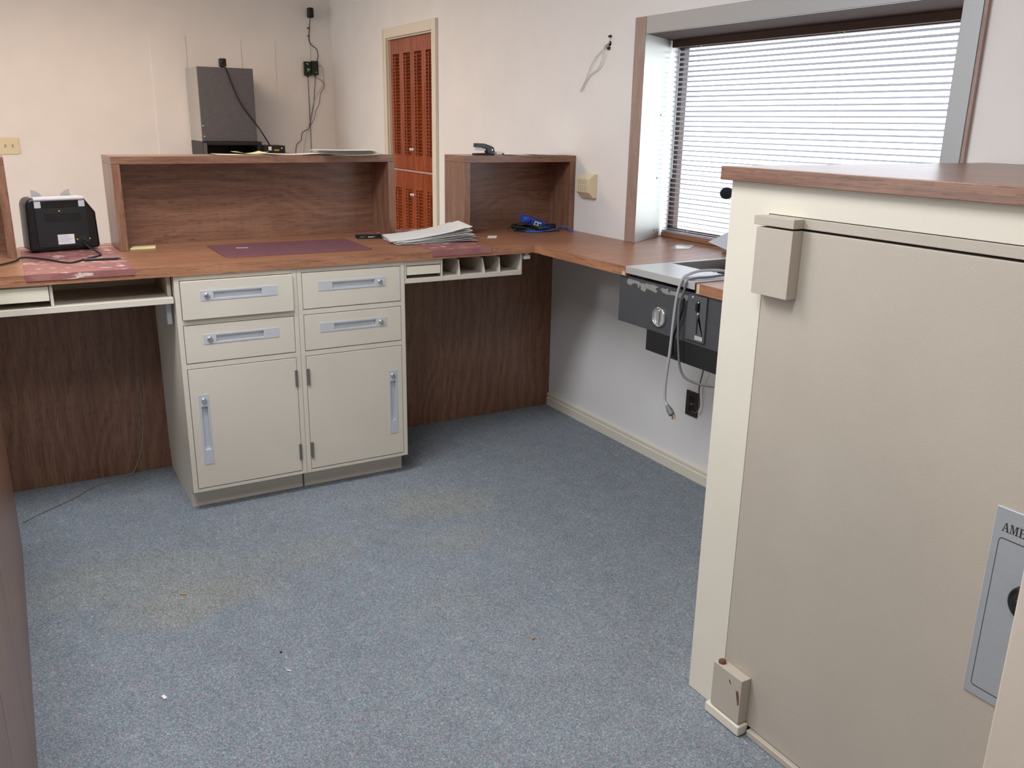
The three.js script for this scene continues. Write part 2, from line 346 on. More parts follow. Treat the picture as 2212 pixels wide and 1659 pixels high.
// white aluminium blinds
{
  const b = thing('window_blind', 'white aluminium venetian blind with open slats in the drive-up window', 'blind', [2.725, 0.99, 2.38]);
  const X = 2.725, d0 = 1.46, d1 = 3.285, yt = 1.812, yb = 0.992, pitch = 0.0213;
  part(b, 'headrail', bx(X - 0.014, X + 0.016, yt, 1.8425, d0, d1, 0.002), M.soffit, 'brown headrail');
  const prof = []; for (let i = 0; i <= 6; i++) { const t = i / 6 - 0.5; prof.push([t * 0.025, 0.0022 * (1 - 4 * t * t)]); }
  const sh = new THREE.Shape([...prof.map(([a, c]) => new THREE.Vector2(a, c)), ...prof.slice().reverse().map(([a, c]) => new THREE.Vector2(a, c - 0.0005))]);
  let sg = new THREE.ExtrudeGeometry(sh, { depth: d1 - d0 - 0.01, bevelEnabled: false }); sg.translate(0, 0, -d1 + 0.005); sg = uvm(sg);
  const bb = baseOf.get(b);
  const n = 38;
  for (let i = 0; i < n; i++) {
    const y = yb + 0.012 + i * pitch; if (y > yt - 0.006) break;
    const o = new THREE.Mesh(sg, M.blind); o.name = 'slat'; o.castShadow = o.receiveShadow = true; o.position.set(X - bb.x, y - bb.y, -bb.z); o.rotation.z = -0.25 + 0.02 * Math.sin(i * 1.7); b.add(o);
  }
  part(b, 'bottom_rail', bx(X - 0.012, X + 0.012, yb - 0.005, yb + 0.004, d0 + 0.005, d1 - 0.005, 0.002), M.blind);
  for (const d of [3.12, 2.35, 1.62]) {
    part(b, 'ladder_cord', [bar([X - 0.0135, yb, d], [X - 0.0135, yt, d], 0.0007, 0.0007, 5), bar([X + 0.0135, yb, d], [X + 0.0135, yt, d], 0.0007, 0.0007, 5), bar([X, yb, d - 0.008], [X, yt, d - 0.008], 0.0009, 0.0009, 5)], M.cordWhite);
  }
  part(b, 'tilt_wand', bar([X - 0.022, 1.80, 3.225], [X - 0.024, 1.24, 3.222], 0.0042, 0.0042, 6), M.wand, 'clear plastic tilt wand');
}
// storefront window of the lobby, beyond the left edge of the frame: its daylight reaches the left faces in view
{
  const w = thing('window_2', 'storefront window in the left wall of the lobby', 'window', [-4.06, 0.35, 5.3]); w.userData.kind = 'structure';
  for (const [a, b, c, d] of [[3.6, 7.0, 0.35, 0.41], [3.6, 7.0, 2.19, 2.25], [3.6, 3.66, 0.41, 2.19], [6.94, 7.0, 0.41, 2.19], [5.27, 5.33, 0.41, 2.19]]) part(w, 'frame', bx(-4.09, -4.03, c, d, a, b, 0.002), M.bronze);
  for (const [a, b] of [[3.66, 5.27], [5.33, 6.94]]) { const gl = new THREE.PlaneGeometry(b - a, 1.78); gl.rotateY(Math.PI / 2); gl.translate(-4.06, 1.3, -(a + b) / 2); part(w, 'pane', gl.toNonIndexed(), M.glass); }
}
// ground outside
struct('ground', bx(-30, 30, -0.3, -0.2, -20, 24), std({ color: 0xc9c7c1, roughness: 0.95 }), 'pale concrete drive outside the window', 'ground');

// ---------------------------------------------------------------- louvered closet shutters in the window wall
{
  const D0 = 5.275, D1 = 6.037, X = 2.466;
  const t = thing('door_1', 'closet doorway with cream casing', 'door', [XW, 0, (D0 + D1) / 2]); t.userData.kind = 'structure';
  for (const [a, b] of [[D0 - 0.066, D0 + 0.004], [D1 - 0.004, D1 + 0.05]]) part(t, 'casing', [bx(XW - 0.016, XW - 0.0003, 0, 2.085, a, b, 0.003), bx(XW - 0.02, XW - 0.0155, 0, 2.085, a < D0 ? a : b - 0.018, a < D0 ? a + 0.018 : b, 0.002)], M.trim);
  part(t, 'casing', bx(XW - 0.016, XW - 0.0003, 2.021, 2.085, D0 + 0.0045, D1 - 0.0045, 0.003), M.trim);
  part(t, 'jamb', [bx(XW, XW + 0.1, 0, 2.022, D1 - 0.012, D1 - 0.0005), bx(XW, XW + 0.1, 0, 2.022, D0 + 0.0005, D0 + 0.012), bx(XW, XW + 0.1, 2.012, 2.0245, D0 + 0.013, D1 - 0.013)], M.trim);
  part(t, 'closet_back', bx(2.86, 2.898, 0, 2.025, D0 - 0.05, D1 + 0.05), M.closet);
  part(t, 'ledge', bx(X - 0.008, X + 0.035, 1.139, 1.152, D0 + 0.013, D1 - 0.013, 0.002), M.ledge, 'pale mauve ledge between the upper and lower shutters');
  const w = (D1 - D0 - 0.026) / 4;
  for (const row of [0, 1]) for (let k = 0; k < 4; k++) {
    const y0 = row ? 1.154 : 0.012, y1 = row ? 2.01 : 1.137, a = D0 + 0.013 + k * w + 0.001, b = a + w - 0.002, lo = row ? 1.245 : 0.12, hi = row ? 1.915 : 1.02;
    const where = ['nearest the stapler shelf', 'second from the stapler shelf', 'third from the stapler shelf', 'farthest from the stapler shelf'][k];
    const s = thing('shutter_leaf', `reddish brown ${row ? 'upper' : 'lower'} louvered shutter leaf, ${where}`, 'shutter', [X, y0, (a + b) / 2], 0, 'louvered closet shutters');
    part(s, 'stile', bx(X, X + 0.026, y0, y1, a, a + 0.034, 0.003, 'y', k * 0.31, row * 0.2), M.louver);
    part(s, 'stile', bx(X, X + 0.026, y0, y1, b - 0.034, b, 0.003, 'y', k * 0.37, row * 0.25), M.louver);
    part(s, 'rail', bx(X, X + 0.026, hi, y1, a + 0.0345, b - 0.0345, 0.002, 'y', k * 0.2), M.louver);
    part(s, 'rail', bx(X, X + 0.026, y0, lo, a + 0.0345, b - 0.0345, 0.002, 'y', k * 0.23), M.louver);
    const L = []; for (let y = lo + 0.012; y < hi - 0.006; y += 0.0215) { const q = new THREE.BoxGeometry(0.03, 0.006, w - 0.074); q.rotateZ(0.75); q.translate(X + 0.013, y, -(a + b) / 2); L.push(uvm(q, 'z', y * 3)); }
    const lv = part(s, 'louvers', L, M.louver); lv.userData.kind = 'stuff';
    part(s, 'tilt_rod', bx(X - 0.007, X - 0.001, lo + 0.01, hi - 0.01, (a + b) / 2 - 0.005, (a + b) / 2 + 0.005, 0.001, 'y'), M.louver);
    if (k === 1 || k === 2) { const kd = k === 1 ? b - 0.017 : a + 0.017; part(s, 'knob', lathe([[0, 0.02], [0.008, 0.018], [0.0105, 0.012], [0.006, 0.005], [0.006, 0]], [X, row ? 1.291 : 0.987, kd], ROOMWARD, 14), M.white, 'small white knob'); }
  }
}

// ---------------------------------------------------------------- ceiling troffers (above the frame)
for (const [i, [x, d, inten, hex]] of TROFFERS.entries()) {
  const t = thing('ceiling_light', ['rectangular ceiling light over the carpet before the twin cabinets', 'rectangular ceiling light over the far teller stations', 'added rectangular fill light over the carpet in front of the safe', 'rectangular ceiling light over the lobby near the closet', 'rectangular ceiling light over the far side of the lobby'][i], 'light', [x, CEIL - 0.05, d]);
  part(t, 'housing', [bx(x - 0.62, x + 0.62, CEIL - 0.05, CEIL - 0.0005, d - 0.32, d - 0.3), bx(x - 0.62, x + 0.62, CEIL - 0.05, CEIL - 0.0005, d + 0.3, d + 0.32), bx(x - 0.62, x - 0.6, CEIL - 0.05, CEIL - 0.0005, d - 0.3, d + 0.3), bx(x + 0.6, x + 0.62, CEIL - 0.05, CEIL - 0.0005, d - 0.3, d + 0.3)], M.white);
  part(t, 'diffuser', bx(x - 0.599, x + 0.599, CEIL - 0.03, CEIL - 0.02, d - 0.299, d + 0.299), std({ color: 0xffffff, emissive: hex, emissiveIntensity: 1.2, roughness: 0.8 }));
  const l = new THREE.RectAreaLight(hex, inten, 1.19, 0.59); l.position.copy(V(x, CEIL - 0.034, d)); l.rotation.x = -Math.PI / 2; l.name = 'troffer_light'; scene.add(l);
}

// ---------------------------------------------------------------- teller counter
const HC = 0.965, HU = 0.9292;             // counter top, its underside
{
  const c = thing('countertop', 'L-shaped brown wood grain laminate countertop of the teller station', 'countertop', [1.0, HU, 3.6]);
  const outline = [[-1.6, 3.2614], [1.99, 3.2614], [1.99, 2.594], [2.4475, 2.594], [2.4475, 3.985], [-1.6, 3.985]];
  part(c, 'worktop', slab(outline, HU, HC), M.counter);
  part(c, 'worktop', slab(rect(1.99, 2.4475, 1.526, 2.205), HU, HC), M.counter);
  part(scene.getObjectByName('window_1'), 'stool_board', slab([[2.4478, 2.594], [2.575, 2.594], [2.575, 2.205], [2.4478, 2.205], [2.4478, 1.63], [2.71, 1.47], [2.71, 3.30], [2.4478, 3.15]], HU, HC), M.counter, 'wood grain counter running into the window recess');
  // bare particle board showing where the laminate edge is chipped beside the steel drawer
  part(c, 'chipped_edge', [bx(1.9885, 1.9899, 0.931, 0.946, 2.6, 2.618, 0.0006)], M.woodRaw, 'bare chipped edge');
  part(c, 'chipped_edge', [bx(1.9885, 1.9899, 0.931, 0.9635, 2.186, 2.2, 0.0006)], M.woodRaw, 'bare chipped edge');
  const p = thing('modesty_panel', 'dark wood grain panel closing the kneeholes under the counter', 'panel', [0.4, 0, 3.84]);
  part(p, 'board', bx(-1.6, XW - 0.001, 0.001, HU - 0.0005, 3.8234, 3.86, 0, 'y'), M.wood);
  // side desk to the left
  const s = thing('side_desk', 'wood grain desk side standing on the carpet left of the kneehole', 'desk', [-0.125, 0, 2.2]);
  for (const [a, b] of [[1.878, 3.2605], [1.382, 1.8735], [0.6, 1.3775]]) part(s, 'side_board', bx(-0.14, -0.105, 0.001, HU - 0.0005, a, b, 0.0015, 'y', a), M.wood);
  part(s, 'spacer', bx(-0.139, -0.112, 0.001, HU - 0.001, 0.605, 3.25), M.gap);
  part(s, 'worktop', bx(-0.8, -0.095, HU, HC, 0.59, 3.2605, 0.002, 'z'), M.counter);
  part(s, 'end_board', bx(-0.79, -0.141, 0.001, HU - 0.0005, 0.6, 0.63, 0.0015, 'y'), M.wood);
}
// ---------------------------------------------------------------- privacy hutches on the counter
function hutch(label, x, d, turn, W, depth, H, group) {
  const t = thing('counter_hutch', label, 'hutch', [x, HC + 0.0005, d], turn || 1e-6, group), T = 0.03;
  part(t, 'side_board', bx(0, T, 0, H - T - 0.0003, 0, depth, 0.0012, 'y', x), M.wood);
  part(t, 'side_board', bx(W - T, W, 0, H - T - 0.0003, 0, depth, 0.0012, 'y', x + 0.5), M.wood);
  part(t, 'top_board', bx(0, W, H - T, H, 0, depth, 0.0012, 'x', x), M.wood);
  part(t, 'back_board', bx(T + 0.0005, W - T - 0.0005, 0, H - T - 0.0005, depth - 0.02, depth - 0.0005, 0, 'x', x * 0.7, 0.12), M.wood);
  return t;
}
const HT = 0.361;
hutch('long dark wood grain counter hutch with papers on top, above the twin cabinets', 0.3685, 3.715, 0.063, 1.19, 0.2, HT);
hutch('short dark wood grain counter hutch against the window wall with the stapler on top', 1.8373, 3.638, 0, 0.6085, 0.21, HT);
hutch('dark wood grain counter hutch beyond the bill counter, standing clear of the papers', -1.2, 3.69, 0, 1.214, 0.21, HT);

// ---------------------------------------------------------------- twin base cabinets
function pullPlate(t, parent, horiz, cx, cy, lockSide, front) {
  const L = 0.281, Wd = 0.038, e0 = 0.047, e1 = 0.058;       // plate, lock end, blank end
  const P = (a, b) => horiz ? [cx + a, cy + b] : [cx + b, cy + a];
  const a0 = lockSide < 0 ? -L / 2 + e0 : -L / 2 + e1, a1 = lockSide < 0 ? L / 2 - e1 : L / 2 - e0;
  const loop = (x0, x1, y0, y1) => [P(x0, y0), P(x1, y0), P(x1, y1), P(x0, y1)];
  const sh = loop(-L / 2, L / 2, -Wd / 2, Wd / 2), ho = loop(a0, a1, -Wd / 2 + 0.007, Wd / 2 - 0.007);
  const xs = ho.map((q) => q[0]), ys = ho.map((q) => q[1]), x0 = Math.min(...xs), x1 = Math.max(...xs), y0 = Math.min(...ys), y1 = Math.max(...ys), dp = 0.013;
  const g = [plate(sh, front - 0.0016, front + 0.0004, 0.0005, [ho])];
  g.push(bx(x0 - 0.001, x1 + 0.001, y0 - 0.001, y1 + 0.001, front + dp, front + dp + 0.0015), bx(x0 - 0.001, x1 + 0.001, y0 - 0.0012, y0, front - 0.0002, front + dp), bx(x0 - 0.001, x1 + 0.001, y1, y1 + 0.0012, front - 0.0002, front + dp), bx(x0 - 0.0012, x0, y0, y1, front - 0.0002, front + dp), bx(x1, x1 + 0.0012, y0, y1, front - 0.0002, front + dp));
  part(parent, 'recessed_pull', g, M.alu, 'brushed aluminium recessed pull');
  const [lx, ly] = P(lockSide * (L / 2 - 0.024), 0);
  part(parent, 'lock', [lathe([[0, 0.0065], [0.0075, 0.0065], [0.0098, 0.005], [0.0108, 0.001], [0.0108, 0]], [lx, ly, front - 0.0016], CAMWARD, 22), bx(lx - 0.0011, lx + 0.0011, ly - 0.0045, ly + 0.0045, front - 0.0088, front - 0.0078)], M.chrome, 'round chrome key lock');
  return [x0 - 0.0012, x1 + 0.0012, y0 - 0.0012, y1 + 0.0012];
}
function frontWithRecess(x0, x1, y0, y1, front, thick, rec) { return plate(rect(x0, x1, y0, y1), front, front + thick, 0.0012, [rect(rec[0], rec[1], rec[2], rec[3])]); }
function recessOf(horiz, cx, cy, lockSide) { const L = 0.281, a0 = lockSide < 0 ? -L / 2 + 0.047 : -L / 2 + 0.058, a1 = lockSide < 0 ? L / 2 - 0.058 : L / 2 - 0.047, h = 0.0135; return horiz ? [cx + a0 - 0.002, cx + a1 + 0.002, cy - h, cy + h] : [cx - h, cx + h, cy + a0 - 0.002, cy + a1 + 0.002]; }
function baseCabinet(label, x0, x1, left) {
  const D = 3.2717, Dr = 3.82, yb = 0.086, yt = 0.9285, sl = 0.018, t = thing('base_cabinet', label, 'cabinet', [(x0 + x1) / 2, 0, 3.5], 0, 'twin base cabinets');
  const a = x0 + sl, b = x1 - sl;
  // carcass with face frame
  part(t, 'carcass', [bx(x0, a, yb, yt, D, Dr, 0.0012), bx(b, x1, yb, yt, D, Dr, 0.0012), bx(a, b, yb, 0.0985, D + 0.0005, Dr), bx(a, b, 0.9105, yt, D + 0.0005, Dr), bx(a, b, 0.745, 0.764, D + 0.0005, D + 0.03), bx(a, b, 0.579, 0.598, D + 0.0005, D + 0.03), bx(a, b, 0.1, 0.91, Dr - 0.01, Dr), bx(a, b, 0.1, 0.91, D + 0.05, D + 0.06)], M.cabinet);
  part(t, 'toe_kick', [bx(x0 + 0.003, x1 - 0.003, 0.0008, yb, 3.338, 3.352, 0.0008), bx(x0 + 0.002, x0 + 0.014, 0.0008, yb, 3.352, Dr), bx(x1 - 0.014, x1 - 0.002, 0.0008, yb, 3.352, Dr)], M.cabinet);
  const g = 0.0018, sd = left ? -1 : 1, cx = left ? 0.7115 : 1.1545;
  const rows = [[0.765, 0.9095, 0.8525, left ? 0.012 : 0.001], [0.599, 0.744, 0.687, 0.001]];
  for (const [y0, y1, cy, out] of rows) {
    const f = D - out, rec = recessOf(true, cx, cy, sd);
    const dr = part(t, 'drawer', [frontWithRecess(a + g, b - g, y0 + g, y1 - g, f, 0.018, rec), bx(a + 0.012, b - 0.012, y0 + 0.012, y1 - 0.02, f + 0.0185, D + 0.045)], M.cabinet);
    pullPlate(t, dr, true, cx, cy, sd, f);
  }
  const cy = 0.336, dx = left ? 0.554 : 1.3165, rec = recessOf(false, dx, cy, 1), f = D - 0.001;
  const dr = part(t, 'door', [frontWithRecess(a + g, b - g, 0.0995 + g, 0.578 - g, f, 0.018, rec)], M.cabinet);
  pullPlate(t, dr, false, dx, cy, 1, f);
  const hx = left ? b - 0.008 : a, hw = 0.0085;
  for (const y of [0.461, 0.151]) part(t, 'hinge', [bx(hx - (left ? 0.001 : 0), hx + hw, y, y + 0.066, D - 0.0065, D - 0.0012, 0.001), bar([hx + (left ? 0 : hw), y, D - 0.006], [hx + (left ? 0 : hw), y + 0.066, D - 0.006], 0.0032)], M.hinge, 'grey steel butt hinge');
  return t;
}
baseCabinet('cream metal base cabinet with locks on the left and its top drawer ajar', 0.4865, 0.9324, true);
baseCabinet('cream metal base cabinet with locks on the right, its drawers shut', 0.9334, 1.3785, false);

// ---------------------------------------------------------------- organisers hung below the counter
{
  const t = thing('under_counter_shelf', 'cream wooden shelf and drawer hung under the counter left of the cabinets', 'shelf', [0.0, 0.829, 3.45]);
  const x0 = -0.62, x1 = 0.482, D = 3.275;
  part(t, 'bottom_board', bx(x0, x1, 0.829, 0.851, D, 3.72, 0.0015), M.cabinet);
  part(t, 'side_board', bx(x1 - 0.014, x1, 0.8515, HU - 0.0006, D + 0.04, 3.72, 0.001), M.cabinet);
  part(t, 'side_board', bx(x0, x0 + 0.014, 0.8515, HU - 0.0006, D, 3.72, 0.001), M.cabinet);
  part(t, 'divider', bx(0.0905, 0.1005, 0.8515, HU - 0.0006, D + 0.003, 3.72, 0.001), M.cabinet);
  part(t, 'back_board', bx(x0 + 0.0145, x1 - 0.0145, 0.8515, HU - 0.0006, 3.60, 3.612), M.cabinet);
  const dr = part(t, 'drawer', bx(-0.37, 0.088, 0.8725, 0.9215, D - 0.002, D + 0.016, 0.0015), M.drawerFront, 'pale cream drawer front');
  part(t, 'drawer_tray', bx(-0.36, 0.078, 0.875, 0.915, D + 0.0165, 3.58), M.cabinet);
  part(t, 'drawer_runner', bx(-0.37, 0.088, 0.922, HU - 0.0006, D + 0.004, D + 0.02), M.cabinet);
  part(t, 'bracket', [bx(0.462, 0.479, 0.742, 0.8285, 3.335, 3.339, 0.0008), bx(0.462, 0.4655, 0.742, 0.8285, 3.3392, 3.37, 0.0008)], M.alu, 'grey metal hanging bracket');

  const u = thing('pigeonhole_unit', 'cream wooden unit of pigeonholes and a small drawer under the counter right of the cabinets', 'organizer', [1.66, 0.834, 3.45]);
  const a0 = 1.3805, a1 = 1.9375;
  part(u, 'bottom_board', bx(a0, a1, 0.834, 0.853, D, 3.62, 0.0015), M.cabinet);
  part(u, 'side_board', bx(a1 - 0.009, a1, 0.8535, HU - 0.0006, D, 3.62, 0.001), M.cabinet);
  part(u, 'side_board', bx(a0, a0 + 0.008, 0.8535, HU - 0.0006, D, 3.62, 0.001), M.cabinet);
  part(u, 'back_board', bx(a0 + 0.0085, a1 - 0.0095, 0.8535, HU - 0.0006, 3.605, 3.6195), M.cabinet);
  part(u, 'divider', bx(1.545, 1.5525, 0.8535, HU - 0.0006, D + 0.001, 3.6, 0.001), M.cabinet);
  // slanted dividers, their top front corners cut back
  const div = (x, lean) => { const s = wallplate([[D + 0.004, 0.8535], [D + 0.016, 0.9165], [D + 0.1, HU - 0.001], [3.6, HU - 0.001], [3.6, 0.8535]], -0.0035, 0.0035, [], 0.0006); const m = new THREE.Matrix4().makeTranslation(0, -0.8535, 0); s.applyMatrix4(m); s.applyMatrix4(new THREE.Matrix4().makeRotationZ(lean)); s.translate(x, 0.8535, 0); part(u, 'divider', s, M.cabinet); };
  div(1.634, 0); div(1.754, 0.1); div(1.829, -0.02);
  part(u, 'drawer', bx(a0 + 0.011, 1.542, 0.868, 0.9035, D - 0.001, D + 0.014, 0.0015), M.drawerFront, 'pale cream drawer front');
  part(u, 'drawer_tray', bx(a0 + 0.014, 1.538, 0.87, 0.9, D + 0.0145, 3.58), M.cabinet);
  part(u, 'drawer_runner', bx(a0 + 0.0085, 1.5445, 0.907, HU - 0.0006, D + 0.003, D + 0.02), M.cabinet);
  const k = thing('door_contact', 'small white plastic box screwed under the counter corner', 'sensor', [1.965, 0.902, 3.29]);
  part(k, 'housing', bx(1.948, 1.98, 0.9, 0.9175, 3.275, 3.3, 0.003), M.white); part(k, 'mount', bx(1.957, 1.973, 0.918, HU - 0.0005, 3.28, 3.296, 0.001), M.white);
}

// ---------------------------------------------------------------- red scuffed vinyl strips, desk pad, small papers on the counter
{
  function vinyl(label, x0, x1, d1, lip) {
    const t = thing('vinyl_strip', label, 'mat', [(x0 + x1) / 2, HC, 3.5]);
    part(t, 'sheet', bx(x0, x1, HC + 0.0004, HC + 0.0022, 3.2575, d1, 0.0006), M.redVinyl);
    part(t, 'lip', bx(x0, x1, lip, HC + 0.0004, 3.2575, 3.2607, 0.0006, 'x', 0.13, 0.21), M.redVinyl);
  }
  vinyl('worn red vinyl sheet wrapped over the counter edge under the bill counter', 0.026, 0.36, 3.984, 0.944);
  vinyl('worn red vinyl sheet wrapped over the counter edge beside the stack of papers', 1.50, 1.775, 3.984, 0.940);
  const pad = slab([[0.72, 3.385], [1.27, 3.385], [1.29, 3.4], [1.295, 3.75], [0.7, 3.75], [0.7, 3.4]], HC + 0.0004, HC + 0.0032, 0.0008);
  single('desk_pad', pad, M.mauve, 'dull maroon desk pad lying in front of the long hutch', 'desk pad');
  single('note_card', slab([[0.408, 3.752], [0.503, 3.758], [0.512, 3.812], [0.425, 3.808]], HC + 0.0004, HC + 0.006, 0.0006), M.paperYellow, 'pale yellow pad of notes at the foot of the long hutch', 'notepad');
  single('paper_slip', slab([[0.79, 3.62], [0.835, 3.608], [0.838, 3.616], [0.793, 3.628]], HC + 0.0034, HC + 0.004), M.paper, 'tiny white paper slip on the maroon desk pad', 'paper slip');
  single('paper_slip', slab([[1.90, 3.53], [1.94, 3.518], [1.985, 3.59], [1.945, 3.603]], HC + 0.0004, HC + 0.0012), M.paper, 'small white paper slip on the bare counter before the short hutch', 'paper slip');
  // shallow pen tray with odds and ends
  const t = thing('pen_tray', 'dark shallow tray with paper clips against the long hutch', 'tray', [1.42, HC, 3.78]);
  part(t, 'dish', [slab([[1.345, 3.725], [1.46, 3.70], [1.475, 3.765], [1.36, 3.79]], HC + 0.0004, HC + 0.004, 0.001), slab([[1.357, 3.785], [1.475, 3.76], [1.477, 3.768], [1.36, 3.793]], HC + 0.0042, HC + 0.012, 0.001)], M.black);
  const clip = (x, d, a) => { const c = Math.cos(a) * 0.014, s = Math.sin(a) * 0.014; return tube([[x - c, HC + 0.0052, d - s], [x + c, HC + 0.0052, d + s], [x + c - s * 0.4, HC + 0.0052, d + s + c * 0.4], [x - c * 0.6 - s * 0.4, HC + 0.0052, d - s * 0.6 + c * 0.4]], 0.0011, 20, 5); };
  for (const [x, d, a] of [[1.375, 3.745, 0.3], [1.395, 3.755, 1.2], [1.415, 3.735, -0.4], [1.435, 3.745, 0.6]]) part(t, 'paper_clip', clip(x, d, a), M.chrome);
}
// fanned stack of papers
{
  const t = thing('paper_stack', 'thick stack of papers fanned open beside the scuffed red vinyl', 'papers', [1.62, HC, 3.55]);
  const r = rng(41), N = 26;
  for (let k = 0; k < N; k++) {
    const u = k / (N - 1), len = 0.31 + 0.08 * r(), wid = 0.22, seg = 9, rise = 0.003 + 0.046 * u + 0.016 * (r() - 0.4) * (0.3 + u), y0 = HC + 0.003 + 0.012 * u, ang = -0.12 + 0.4 * (r() - 0.5) * (0.5 + 0.5 * u), bow = 0.35 + 0.3 * r();
    const g = new THREE.PlaneGeometry(len, wid, seg, 2), p = g.attributes.position;
    for (let i = 0; i < p.count; i++) {
      const s = clamp(p.getX(i) / len + 0.5), w = p.getY(i);
      const y = rise * Math.pow(s, 1 + bow) + 0.0016 * Math.sin(9 * s + k) * s;
      const x = p.getX(i), d = w, c = Math.cos(ang), q = Math.sin(ang);
      p.setXYZ(i, 1.625 + (x * c - d * q) + (r() - 0.5) * 0.0008 - 0.03 * u * (s - 0.2), y0 + y + 0.004 * u * (w / wid), -(3.565 + x * q + d * c + 0.02 * (u - 0.5)));
    }
    const gg = g.toNonIndexed(); gg.computeVertexNormals();
    part(t, 'sheet', gg, k % 5 === 2 ? M.paperGrey : M.paper);
  }
}
// bill counter, seen from behind
{
  const t = thing('bill_counter', 'black bill counting machine with silver roller bar on the scuffed red vinyl', 'machine', [0.062, HC + 0.0025, 3.765], 0.2);
  // local: x across the rear face, y up, depth away from the camera
  const sh = new THREE.Shape(); sh.moveTo(0.012, 0); sh.lineTo(0.238, 0); sh.quadraticCurveTo(0.25, 0, 0.251, 0.012); sh.lineTo(0.247, 0.138); sh.lineTo(0.212, 0.19); sh.quadraticCurveTo(0.206, 0.197, 0.196, 0.198); sh.lineTo(0.028, 0.198); sh.quadraticCurveTo(0.006, 0.195, 0.003, 0.165); sh.lineTo(0, 0.012); sh.quadraticCurveTo(0, 0, 0.012, 0);
  part(t, 'body', plate(sh, 0, 0.11, 0.008).translate(0, 0.007, 0), M.blackGloss);
  for (const [x, d] of [[0.03, 0.03], [0.22, 0.03], [0.03, 0.09], [0.22, 0.09]]) part(t, 'foot', bar([x, 0, d], [x, 0.008, d], 0.008), M.rubber);
  part(t, 'rear_panel', plate(rrect(0.03, 0.215, 0.02, 0.165, 0.008), -0.003, 0.002, 0.001), M.black);
  part(t, 'vent', [0, 1, 2, 3].map((k) => bx(0.06, 0.19, 0.118 + k * 0.008, 0.121 + k * 0.008, -0.0045, -0.002)), M.blackGloss);
  part(t, 'roller_bar', [bar([0.028, 0.201, -0.004], [0.205, 0.201, -0.004], 0.0075), bx(0.028, 0.205, 0.2005, 0.2075, -0.003, 0.06, 0.002)], M.alu, 'silver roller bar');
  for (const x of [0.03, 0.186]) part(t, 'bracket', bx(x, x + 0.023, 0.168, 0.193, -0.006, -0.0005, 0.002), M.alu, 'silver bracket');
  for (const x of [0.042, 0.178]) part(t, 'note_guide', (() => { const s = new THREE.Shape(); const f = x < 0.1 ? 1 : -1; s.moveTo(x, 0.2); s.lineTo(x, 0.232); s.quadraticCurveTo(x + f * 0.03, 0.226, x + f * 0.038, 0.2); return plate(s, 0.065, 0.068); })(), M.greyLight, 'grey note guide');
  part(t, 'rating_label', card([0.098, 0.028, -0.0035], [0.158, 0.028, -0.0035], [0.158, 0.066, -0.0035], [0.098, 0.066, -0.0035]), canvasMat(192, 128, (c, w, h) => { c.fillStyle = '#e6e3e6'; c.fillRect(0, 0, w, h); c.fillStyle = '#8a8590'; for (let k = 0; k < 7; k++) c.fillRect(12, 16 + k * 14, 110 + ((k * 37) % 60), 4); c.strokeStyle = '#b9a0a8'; c.lineWidth = 4; c.strokeRect(3, 3, w - 6, h - 6); }), 'white rating label');
  part(t, 'power_inlet', [plate(rrect(0.172, 0.208, 0.03, 0.058, 0.004), -0.006, -0.0032, 0.001), bar([0.19, 0.044, -0.006], [0.194, 0.04, -0.034], 0.01, 0.007)], M.rubber);
  const sw = part(t, 'screw', [lathe([[0, 0.002], [0.003, 0.001], [0.0035, 0]], [0.168, 0.044, -0.0035], CAMWARD, 10), lathe([[0, 0.002], [0.003, 0.001], [0.0035, 0]], [0.214, 0.044, -0.003], CAMWARD, 10), lathe([[0, 0.002], [0.003, 0.001], [0.0035, 0]], [0.115, 0.155, -0.0035], CAMWARD, 10)], M.yellow);
  single('black_cable', tube([[0.246, 1.004, 3.79], [0.262, 0.985, 3.735], [0.289, 0.9708, 3.66], [0.281, 0.9708, 3.60], [0.23, 0.9708, 3.53], [0.171, 0.9708, 3.462], [0.103, 0.9708, 3.573], [0.032, 0.9708, 3.655], [-0.003, 0.9708, 3.561], [-0.08, 0.9708, 3.47], [-0.25, 0.9708, 3.42]], 0.0034, 110, 8), M.rubber, 'black power cord snaking across the counter from the bill counter', 'cord');
  const p = thing('ballpoint_pen', 'black pen lying on the scuffed red vinyl before the bill counter', 'pen', [0.28, HC + 0.002, 3.495]);
  part(p, 'barrel', bar([0.222, HC + 0.0066, 3.499], [0.332, HC + 0.0066, 3.493], 0.0042), M.black);
  part(p, 'tip', bar([0.332, HC + 0.0066, 3.493], [0.346, HC + 0.0066, 3.4922], 0.0038, 0.0008), M.black);
  part(p, 'clip', bx(0.224, 0.262, HC + 0.0105, HC + 0.012, 3.4955, 3.499), M.chrome);
}
